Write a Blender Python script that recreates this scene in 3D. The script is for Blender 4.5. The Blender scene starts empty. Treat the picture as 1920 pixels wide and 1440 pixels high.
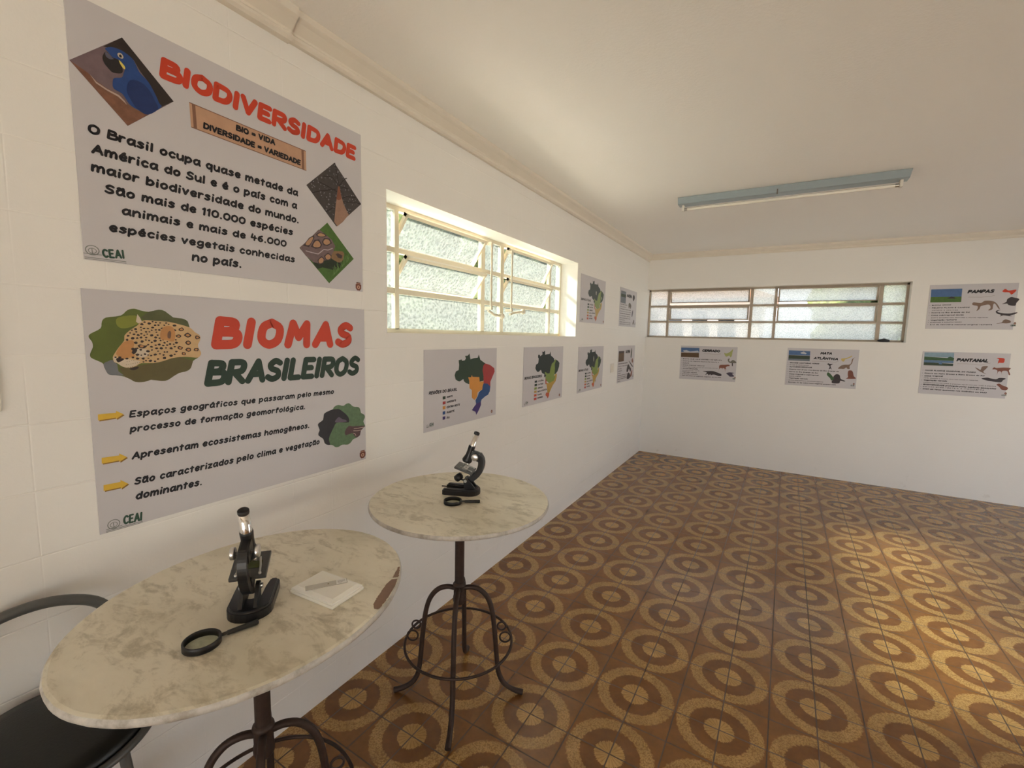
import bpy, bmesh, math, random
from mathutils import Vector, Matrix, noise
from mathutils.geometry import tessellate_polygon

# ------------------------------------------------------------------ camera, sky, sun, exposure
scene = bpy.context.scene
COL = scene.collection
cam_data = bpy.data.cameras.new('camera')
cam = bpy.data.objects.new('camera', cam_data); COL.objects.link(cam)
YAW, PITCH, ROLL = math.radians(-30.18989824), math.radians(-6.17484253), math.radians(1.26675354)
fwd = Vector((math.sin(YAW)*math.cos(PITCH), math.cos(YAW)*math.cos(PITCH), math.sin(PITCH)))
rgt = Vector((math.cos(YAW), -math.sin(YAW), 0)); upv = rgt.cross(fwd)
rgt, upv = math.cos(ROLL)*rgt+math.sin(ROLL)*upv, -math.sin(ROLL)*rgt+math.cos(ROLL)*upv
mw = Matrix((( rgt.x, upv.x, -fwd.x, 1.85125634), (rgt.y, upv.y, -fwd.y, -7.39648497), (rgt.z, upv.z, -fwd.z, 1.85396384), (0,0,0,1)))
cam.matrix_world = mw
cam_data.sensor_width = 36.0; cam_data.lens = 850.5078677/1920*36.0; cam_data.clip_start = .02
scene.camera = cam

world = bpy.data.worlds.new('world'); scene.world = world; world.use_nodes = True
wn = world.node_tree.nodes; wl = world.node_tree.links
bg = wn['Background']
SKY_STRENGTH = 3.4
tc = wn.new('ShaderNodeTexCoord'); sep = wn.new('ShaderNodeSeparateXYZ'); rmp = wn.new('ShaderNodeValToRGB')
wl.new(tc.outputs['Generated'], sep.inputs[0]); wl.new(sep.outputs['Z'], rmp.inputs[0]); wl.new(rmp.outputs[0], bg.inputs[0])
rmp.color_ramp.elements[0].position = 0.0; rmp.color_ramp.elements[0].color = (.90,.95,1.0,1)
rmp.color_ramp.elements[1].position = .9; rmp.color_ramp.elements[1].color = (.70,.80,.95,1)
bg.inputs[1].default_value = SKY_STRENGTH

sun_data = bpy.data.lights.new('sun', 'SUN'); sun_data.energy = 46.0; sun_data.color = (1.0,.86,.64); sun_data.angle = math.radians(7)
sun = bpy.data.objects.new('sun', sun_data); COL.objects.link(sun)
sun.rotation_euler = Vector((1.35,.50,-1.0)).to_track_quat('-Z','Y').to_euler(); sun.location = (-4,-6,6)

def portal(name, loc, target, sx, sy):
    d = bpy.data.lights.new(name, 'AREA'); d.shape = 'RECTANGLE'; d.size = sx; d.size_y = sy
    d.cycles.is_portal = True
    o = bpy.data.objects.new(name, d); COL.objects.link(o); o.location = loc
    o.rotation_euler = (Vector(target)-Vector(loc)).to_track_quat('-Z','Z').to_euler()
    return o
portal('left_window_daylight', (-.30,-4.247,2.229), (1,-4.247,2.229), 2.7, .8)
portal('back_window_daylight', (1.615,.24,2.243), (1.615,-1,2.243), 3.3, .8)
portal('doorway_daylight', (6.15,-2.8,1.0), (0,-2.8,1.0), 3.0, 2.0)
portal('rear_doors_daylight', (3.4,-12.15,1.1), (3.4,0,1.1), 4.8, 2.2)

vs = scene.view_settings
vs.view_transform = 'Standard'; vs.look = 'None'; vs.exposure = 0.2; vs.gamma = 1.0; vs.use_curve_mapping = False
scene.cycles.max_bounces = 12; scene.cycles.diffuse_bounces = 7; scene.cycles.glossy_bounces = 4
scene.cycles.transmission_bounces = 8; scene.cycles.transparent_max_bounces = 12
scene.cycles.caustics_reflective = False; scene.cycles.caustics_refractive = False
scene.cycles.sample_clamp_indirect = 6.0
random.seed(4)

# ------------------------------------------------------------------ material helpers
class NT:
    def __init__(s, name):
        s.m = bpy.data.materials.new(name); s.m.use_nodes = True
        s.t = s.m.node_tree; s.n = s.t.nodes; s.b = s.n['Principled BSDF']; s.out = s.n['Material Output']
    def new(s, typ, **kw):
        x = s.n.new('ShaderNode'+typ)
        for k, v in kw.items(): setattr(x, k, v)
        return x
    def put(s, sock, v):
        if isinstance(v, bpy.types.NodeSocket): s.t.links.new(v, sock)
        else: sock.default_value = v
    def math(s, op, a, b=None, c=None, clamp=False):
        x = s.new('Math', operation=op, use_clamp=clamp)
        for i, v in enumerate((a, b, c)):
            if v is not None: s.put(x.inputs[i], v)
        return x.outputs[0]
    def mix(s, f, a, b, typ='MIX'):
        x = s.new('Mix', data_type='RGBA', blend_type=typ)
        s.put(x.inputs[0], f); s.put(x.inputs[6], a if isinstance(a, bpy.types.NodeSocket) else (*a,1)); s.put(x.inputs[7], b if isinstance(b, bpy.types.NodeSocket) else (*b,1))
        return x.outputs[2]
    def ramp(s, f, stops, interp='LINEAR'):
        x = s.new('ValToRGB'); r = x.color_ramp; r.interpolation = interp
        while len(r.elements) < len(stops): r.elements.new(.5)
        for e, (p, c) in zip(r.elements, stops):
            e.position = p; e.color = (*c,1) if len(c) == 3 else c
        s.put(x.inputs[0], f); return x.outputs[0]
    def noise(s, vec, scale, detail=4, rough=.5, dist=0):
        x = s.new('TexNoise'); s.put(x.inputs['Vector'], vec)
        x.inputs['Scale'].default_value = scale; x.inputs['Detail'].default_value = detail
        x.inputs['Roughness'].default_value = rough; x.inputs['Distortion'].default_value = dist
        return x.outputs[0]
    def voro(s, vec, scale, feature='F1', out='Distance'):
        x = s.new('TexVoronoi', feature=feature); s.put(x.inputs['Vector'], vec); x.inputs['Scale'].default_value = scale
        return x.outputs[out]
    def pos(s): return s.new('NewGeometry').outputs['Position']
    def obj(s): return s.new('TexCoord').outputs['Object']
    def xyz(s, v):
        x = s.new('SeparateXYZ'); s.put(x.inputs[0], v); return x.outputs
    def bump(s, h, strength=.3, dist=.01):
        x = s.new('Bump'); x.inputs['Strength'].default_value = strength; x.inputs['Distance'].default_value = dist
        s.put(x.inputs['Height'], h); s.t.links.new(x.outputs[0], s.b.inputs['Normal']); return x.outputs[0]
    def base(s, col=None, rough=None, metal=None, spec=None):
        if col is not None: s.put(s.b.inputs['Base Color'], col if isinstance(col, bpy.types.NodeSocket) else (*col,1))
        if rough is not None: s.put(s.b.inputs['Roughness'], rough)
        if metal is not None: s.b.inputs['Metallic'].default_value = metal
        if spec is not None: s.b.inputs['Specular IOR Level'].default_value = spec
        return s

def lin(r, g, b):
    f = lambda c: (c/255/12.92) if c/255 <= .04045 else ((c/255+.055)/1.055)**2.4
    return (f(r), f(g), f(b))
MATS = {}
def simple(name, col, rough=.5, metal=0., var=.0, scale=20., spec=.5, bump=0.):
    if name in MATS: return MATS[name]
    k = NT(name); k.base(None, rough, metal, spec)
    if var:
        n = k.noise(k.obj(), scale, 4, .6)
        k.base(k.mix(n, tuple(c*(1-var) for c in col), tuple(min(1,c*(1+var)) for c in col)))
        if bump: k.bump(n, bump, .004)
    else: k.base(col)
    MATS[name] = k.m; return k.m

# ------------------------------------------------------------------ mesh helpers
class MB:
    """collects shapes into one mesh"""
    def __init__(s): s.v = []; s.f = []; s.mi = []; s.sm = []; s.cur = 0; s.smooth = False; s.M = Matrix.Identity(4)
    def add(s, verts, faces, smooth=None):
        o = len(s.v); s.v += [s.M @ Vector(p) for p in verts]
        s.f += [tuple(i+o for i in f) for f in faces]; s.mi += [s.cur]*len(faces); s.sm += [s.smooth if smooth is None else smooth]*len(faces)
        return s
    def box(s, x0, x1, y0, y1, z0, z1):
        v = [(x,y,z) for x in (x0,x1) for y in (y0,y1) for z in (z0,z1)]
        return s.add(v, [(0,1,3,2),(4,6,7,5),(0,4,5,1),(2,3,7,6),(0,2,6,4),(1,5,7,3)], False)
    def rbox(s, x0, x1, y0, y1, z0, z1, b):
        """box with chamfered edges"""
        bm = bmesh.new(); bmesh.ops.create_cube(bm, size=1)
        for v in bm.verts: v.co = Vector(((x0+x1)/2+v.co.x*(x1-x0), (y0+y1)/2+v.co.y*(y1-y0), (z0+z1)/2+v.co.z*(z1-z0)))
        bmesh.ops.bevel(bm, geom=list(bm.edges), offset=b, segments=2, affect='EDGES', profile=.6)
        s.bm(bm); return s
    def bm(s, bm, smooth=None):
        bm.verts.ensure_lookup_table(); bm.verts.index_update()
        s.add([v.co.copy() for v in bm.verts], [tuple(v.index for v in f.verts) for f in bm.faces], smooth); bm.free(); return s
    def poly(s, pts, z=0.0):
        """flat filled outline in local xy at height z"""
        p3 = [Vector((p[0],p[1],0)) for p in pts]
        tr = tessellate_polygon([p3]); vs_ = [(p[0],p[1],z) for p in pts]; fs = []
        for t in tr:
            a,b,c = (p3[i] for i in t)
            fs.append(tuple(t) if (b-a).cross(c-a).z > 0 else tuple(reversed(t)))
        return s.add(vs_, fs, False)
    def prism(s, pts, z0, z1, smooth=False):
        """outline in xy raised from z0 to z1"""
        n = len(pts); area = sum(pts[i][0]*pts[(i+1)%n][1]-pts[(i+1)%n][0]*pts[i][1] for i in range(n))
        if area < 0: pts = list(reversed(pts))
        p3 = [Vector((p[0],p[1],0)) for p in pts]; tr = []
        for t in tessellate_polygon([p3]):
            a,b,c = (p3[i] for i in t); tr.append(tuple(t) if (b-a).cross(c-a).z > 0 else tuple(reversed(t)))
        v = [(p[0],p[1],z0) for p in pts]+[(p[0],p[1],z1) for p in pts]
        f = [tuple(i+n for i in t) for t in tr]+[tuple(reversed(t)) for t in tr]
        s.add(v, f, False); s.add(v, [(i,(i+1)%n,(i+1)%n+n,i+n) for i in range(n)], smooth); return s
    def tube(s, pts, r, n=12, closed=False, cap=True, squash=None):
        """round bar along points; r one radius or one per point"""
        pts = [Vector(p) for p in pts]; m = len(pts); rs = r if isinstance(r,(list,tuple)) else [r]*m
        tang = []
        for i in range(m):
            a = pts[i-1] if (i or closed) else pts[0]; b = pts[(i+1)%m] if (i < m-1 or closed) else pts[-1]
            tang.append((b-a).normalized())
        ref = Vector((0,0,1)) if abs(tang[0].z) < .9 else Vector((1,0,0))
        nx = tang[0].cross(ref).normalized(); vs_ = []
        for i in range(m):
            nx = (nx - tang[i]*nx.dot(tang[i])).normalized(); ny = tang[i].cross(nx)
            for k in range(n):
                a = 2*math.pi*k/n; vs_.append(pts[i]+nx*math.cos(a)*rs[i]+ny*math.sin(a)*rs[i]*(squash or 1))
        fs = [(i*n+k, i*n+(k+1)%n, ((i+1)%m)*n+(k+1)%n, ((i+1)%m)*n+k) for i in range(m if closed else m-1) for k in range(n)]
        s.add(vs_, fs, True)
        if cap and not closed: s.add(vs_[:n], [tuple(reversed(range(n)))], False); s.add(vs_[-n:], [tuple(range(n))], False)
        return s
    def lathe(s, prof, n=32, smooth=True, c=(0,0)):
        """profile of (radius, z) turned round z"""
        vs_ = []; m = len(prof)
        for r,z in prof:
            for k in range(n):
                a = 2*math.pi*k/n; vs_.append((c[0]+r*math.cos(a), c[1]+r*math.sin(a), z))
        fs = [(i*n+k, i*n+(k+1)%n, (i+1)*n+(k+1)%n, (i+1)*n+k) for i in range(m-1) for k in range(n)]
        return s.add(vs_, fs, smooth)
    def build(s, name, mats, parent=None, autosmooth=None):
        me = bpy.data.meshes.new(name); me.from_pydata([tuple(v) for v in s.v], [], s.f)
        for m in (mats if isinstance(mats,(list,tuple)) else [mats]): me.materials.append(m)
        me.polygons.foreach_set('material_index', s.mi); me.polygons.foreach_set('use_smooth', s.sm); me.update()
        o = bpy.data.objects.new(name, me); COL.objects.link(o)
        if parent is not None: o.parent = parent
        return o
def smooth_path(ctrl, k=6, closed=False):
    """Catmull-Rom through control points"""
    P = [Vector(c) for c in ctrl]; n = len(P); out = []
    for i in range(n if closed else n-1):
        p0 = P[(i-1)%n] if (closed or i) else P[0]*2-P[1]; p1 = P[i]; p2 = P[(i+1)%n]
        p3 = P[(i+2)%n] if (closed or i < n-2) else P[n-1]*2-P[n-2]
        for j in range(k):
            t = j/k
            out.append(.5*((2*p1)+(p2-p0)*t+(2*p0-5*p1+4*p2-p3)*t*t+(3*p1-p0-3*p2+p3)*t**3))
    if not closed: out.append(P[-1])
    return out
def empty(name, loc=(0,0,0), rotz=0., mat=None):
    o = bpy.data.objects.new(name, None); COL.objects.link(o); o.empty_display_size = .1
    if mat is not None: o.matrix_world = mat
    else: o.location = loc; o.rotation_euler = (0,0,rotz)
    return o
def tag(o, label=None, cat=None, group=None, kind=None):
    if label: o['label'] = label
    if cat: o['category'] = cat
    if group: o['group'] = group
    if kind: o['kind'] = kind
    return o
def wall_frame(which, a, z, n=0.0):
    """local x along the wall (to the right as seen from the room), y up, z out of the wall"""
    if which == 'left': return Matrix(((0,0,1,n),(1,0,0,a),(0,1,0,z),(0,0,0,1)))
    return Matrix(((1,0,0,a),(0,0,-1,-n),(0,1,0,z),(0,0,0,1)))

# ------------------------------------------------------------------ surfaces of the room
def wall_material(name, axis, line_strength, vert, tone=(.815,.805,.785)):
    k = NT(name); p = k.pos(); x,y,z = k.xyz(p)
    along = y if axis == 'y' else x
    def lines(coord, step, off, w, wob):
        c = k.math('DIVIDE', k.math('SUBTRACT', k.math('ADD', coord, wob), off), step)
        d = k.math('ABSOLUTE', k.math('SUBTRACT', k.math('FRACT', k.math('ADD', c, .5)), .5))
        return k.math('SUBTRACT', 1., k.math('SMOOTH_MIN', k.math('DIVIDE', d, w), 1., .3), clamp=True)
    wn_ = k.math('MULTIPLY', k.math('SUBTRACT', k.noise(p, 2.2, 3), .5), .012)
    h = lines(z, .2, 1.765, .017, wn_)
    v = lines(along, .205, -6.985 if axis == 'y' else .11, .015, wn_)
    fade = k.ramp(k.noise(p, 1.6, 3), [(.38,(0,0,0)),(.62,(1,1,1))])
    hh = k.math('MULTIPLY', h, k.math('ADD', k.math('MULTIPLY', fade, .5), .5))
    vv = k.math('MULTIPLY', v, k.math('MULTIPLY', fade, vert))
    ln = k.math('MAXIMUM', hh, vv)
    big = k.noise(p, 1.1, 4, .6); fine = k.noise(p, 90, 3, .6)
    col = k.mix(big, tuple(c*.965 for c in tone), tuple(min(1,c*1.02) for c in tone))
    col = k.mix(k.math('MULTIPLY', ln, .8*line_strength), col, (.92,.91,.88))  # joint lines lightened in colour, a highlight painted along the mortar
    dirt = k.ramp(k.noise(p, 5.5, 6, .7), [(.62,(0,0,0)),(.78,(1,1,1))])
    low = k.math('SUBTRACT', 1., k.math('DIVIDE', z, .45), clamp=True)
    col = k.mix(k.math('MULTIPLY', k.math('MULTIPLY', dirt, low), .5), col, (.36,.31,.25))
    k.base(col, .55, 0, .35)
    hgt = k.math('ADD', k.math('MULTIPLY', ln, -.62*line_strength), k.math('MULTIPLY', fine, .14))
    hgt = k.math('ADD', hgt, k.math('MULTIPLY', k.noise(p, 9, 3), .25))
    k.bump(hgt, .55, .006); return k.m
M_WALL_L = wall_material('white_painted_block', 'y', .9, .5)
M_WALL_B = wall_material('white_painted_block_faint', 'x', .25, .0)
k = NT('white_plaster_ceiling'); p = k.pos()
n1 = k.noise(p, 1.0, 4, .6); n2 = k.noise(p, 60, 4, .6)
k.base(k.mix(n1, (.91,.895,.87), (.94,.925,.90)), .75, 0, .25); k.bump(n2, .25, .006); M_CEIL = k.m
M_TRIM = simple('white_cornice_paint', (.76,.71,.63), .6, 0, .04, 8, .3, .1)
M_REVEAL = simple('white_reveal_paint', (.84,.82,.77), .6, 0, .03, 12, .3, .2)

def floor_material():
    k = NT('ring_pattern_floor_tile'); p = k.pos(); x,y,z = k.xyz(p)
    P, ang, ox, oy = .40290425, -.01342388, .93593126, -5.16016884
    c, s = math.cos(ang), math.sin(ang)
    dx = k.math('SUBTRACT', x, ox); dy = k.math('SUBTRACT', y, oy)
    a = k.math('DIVIDE', k.math('ADD', k.math('MULTIPLY', dx, c), k.math('MULTIPLY', dy, s)), P)
    b = k.math('DIVIDE', k.math('SUBTRACT', k.math('MULTIPLY', dy, c), k.math('MULTIPLY', dx, s)), P)
    fa = k.math('SUBTRACT', k.math('FRACT', k.math('ADD', a, .5)), .5)
    fb = k.math('SUBTRACT', k.math('FRACT', k.math('ADD', b, .5)), .5)
    r = k.math('SQRT', k.math('ADD', k.math('MULTIPLY', fa, fa), k.math('MULTIPLY', fb, fb)))
    th = k.math('ARCTAN2', fb, fa)
    jag = k.math('ADD', k.math('MULTIPLY', k.math('SUBTRACT', k.noise(p, 75, 2, .6), .5), .052), k.math('MULTIPLY', k.math('SINE', k.math('MULTIPLY', th, 44.)), .004))
    rj = k.math('ADD', r, jag)
    light, dark, mid = (.49,.305,.112), (.190,.081,.022), (.225,.102,.029)
    col = k.ramp(rj, [(0,light),(.160,light),(.170,dark),(.328,dark),(.338,light),(.470,light),(.481,mid),(1,mid)])
    rays = k.math('POWER', k.math('ABSOLUTE', k.math('SINE', k.math('MULTIPLY', th, 10.))), .35)
    inner = k.math('LESS_THAN', r, .155)
    rayf = k.math('MULTIPLY', inner, k.math('SUBTRACT', 1., rays))
    col = k.mix(k.math('MULTIPLY', rayf, .8), col, dark)
    mot = k.noise(p, 38, 5, .7); mot2 = k.noise(p, 9, 4, .6)
    col = k.mix(k.ramp(mot, [(.36,(.0,.0,.0)),(.7,(1,1,1))]), col, k.mix(1., col, (1.22,1.2,1.15), 'MULTIPLY'))
    col = k.mix(k.ramp(mot2, [(.3,(1,1,1)),(.7,(0,0,0))]), col, k.mix(1., col, (.70,.67,.63), 'MULTIPLY'))
    cell = k.voro(p, 150, 'F1')
    isring = k.math('MULTIPLY', k.math('GREATER_THAN', rj, .335), k.math('LESS_THAN', rj, .475))
    col = k.mix(k.math('MULTIPLY', isring, k.ramp(cell, [(.35,(0,0,0)),(.75,(.75,.75,.75))])), col, (.22,.115,.035))
    def grout(f):
        g = k.math('MULTIPLY', f, 2.); d = k.math('ABSOLUTE', k.math('SUBTRACT', k.math('FRACT', k.math('ADD', g, .5)), .5))
        return k.math('LESS_THAN', d, .015)
    g = k.math('MAXIMUM', grout(a), grout(b))
    col = k.mix(g, col, (.10,.064,.04))
    k.base(col, k.math('ADD', k.math('MULTIPLY', k.noise(p, 6, 3), .10), k.math('ADD', k.math('MULTIPLY', g, .35), .18)), 0, .5)
    k.bump(k.math('ADD', k.math('MULTIPLY', g, -1.), k.math('MULTIPLY', mot, .05)), .45, .003)
    return k.m
M_FLOOR = floor_material()

# ------------------------------------------------------------------ room shell
H = 3.15; XR = 6.2; YN = -12.2
LW = (-5.588, -2.905, 1.848, 2.612)          # left window opening: y0, y1, z0, z1
BW = (0.0, 3.23, 1.862, 2.622)               # back window opening: x0, x1, z0, z1
def struct(o): o['kind'] = 'structure'; return o
m = MB(); m.box(-.25, XR+.25, YN-.25, .25, -.12, 0); struct(m.build('floor', M_FLOOR))
m = MB(); m.box(-.25, XR+.25, YN-.25, .25, H, H+.15); struct(m.build('ceiling', M_CEIL))
m = MB(); T = -.25
m.box(T,0,YN,LW[0],0,H); m.box(T,0,LW[1],.25,0,H); m.box(T,0,LW[0],LW[1],0,LW[2]); m.box(T,0,LW[0],LW[1],LW[3],H)
struct(m.build('wall_left', M_WALL_L))
m = MB()
m.box(BW[1],XR,0,.25,0,H); m.box(0,BW[1],0,.25,0,BW[2]); m.box(0,BW[1],0,.25,BW[3],H)
struct(m.build('wall_back', M_WALL_B))
m = MB()                                     # right wall with its wide doorway, outside the frame
m.box(XR,XR+.25,YN,-4.3,0,H); m.box(XR,XR+.25,-1.3,.25,0,H); m.box(XR,XR+.25,-4.3,-1.3,2.0,H)
struct(m.build('wall_right', M_WALL_B))
m = MB(); m.box(-.25,1,YN-.25,YN,0,H); m.box(5.8,XR+.25,YN-.25,YN,0,H); m.box(1,5.8,YN-.25,YN,2.2,H)    # wall behind the camera, with wide doors
struct(m.build('wall_rear', M_WALL_B))
m = MB(); m.box(-1.5,8,YN-2.6,YN-.25,2.4,2.55); struct(m.build('roof', simple('added_sky_blocker', (.5,.47,.43), .7)))  # unseen eave, added to keep the high sky out of the rear doors
# plaster lining of the window openings
m = MB(); e = .004
m.box(-.245,e*.2,LW[1]-e,LW[1],LW[2],LW[3]); m.box(-.245,e*.2,LW[0],LW[0]+e,LW[2],LW[3]); m.box(-.245,e*.2,LW[0],LW[1],LW[3]-e,LW[3]); m.box(-.245,e*.2,LW[0],LW[1],LW[2],LW[2]+e)
struct(m.build('trim_1', M_REVEAL))
m = MB(); m.box(BW[1]-e,BW[1],-e*.2,.245,BW[2],BW[3]); m.box(0,BW[1],-e*.2,.245,BW[3]-e,BW[3]); m.box(0,BW[1],-e*.2,.245,BW[2],BW[2]+e)
struct(m.build('trim_2', M_REVEAL))
# cornice: bead below, plain slope up to the ceiling
def cornice(name, prof, y0, y1, mat, along='y'):
    m = MB(); n = len(prof); rows = []
    steps = max(2, int(abs(y1-y0)/.25))
    for i in range(steps+1):
        t = y0+(y1-y0)*i/steps; w = .004*noise.noise(Vector((t*1.3,2.1,0)))
        rows += [((a+w, t, z) if along == 'y' else (t, -a-w, z)) for a,z in prof]
    f = []
    for i in range(steps):
        for j in range(n-1): f.append((i*n+j,(i+1)*n+j,(i+1)*n+j+1,i*n+j+1) if along == 'y' else (i*n+j,i*n+j+1,(i+1)*n+j+1,(i+1)*n+j))
    m.add(rows, f, False); m.add(rows[:n], [tuple(range(n)) if along != 'y' else tuple(reversed(range(n)))]); m.add(rows[-n:], [tuple(range(n)) if along == 'y' else tuple(reversed(range(n)))])
    return struct(m.build(name, mat))
pr = [(0,3.042),(.016,3.044),(.026,3.054),(.026,3.066),(.018,3.074),(.022,3.082),(.052,3.112),(.07,3.124),(.07,H+.01),(0,H+.01)]
cornice('trim_3', pr, -6.13, -.01, M_TRIM)
cornice('trim_4', [(a+.012 if a else 0, z-.006 if z < 3.14 else z) for a,z in pr], YN, -6.132, M_TRIM)
cornice('trim_5', [(0,3.066),(.012,3.068),(.018,3.080),(.016,3.094),(.04,3.118),(.045,3.128),(.045,H+.01),(0,H+.01)], 0.0, XR, M_TRIM, 'x')

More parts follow.
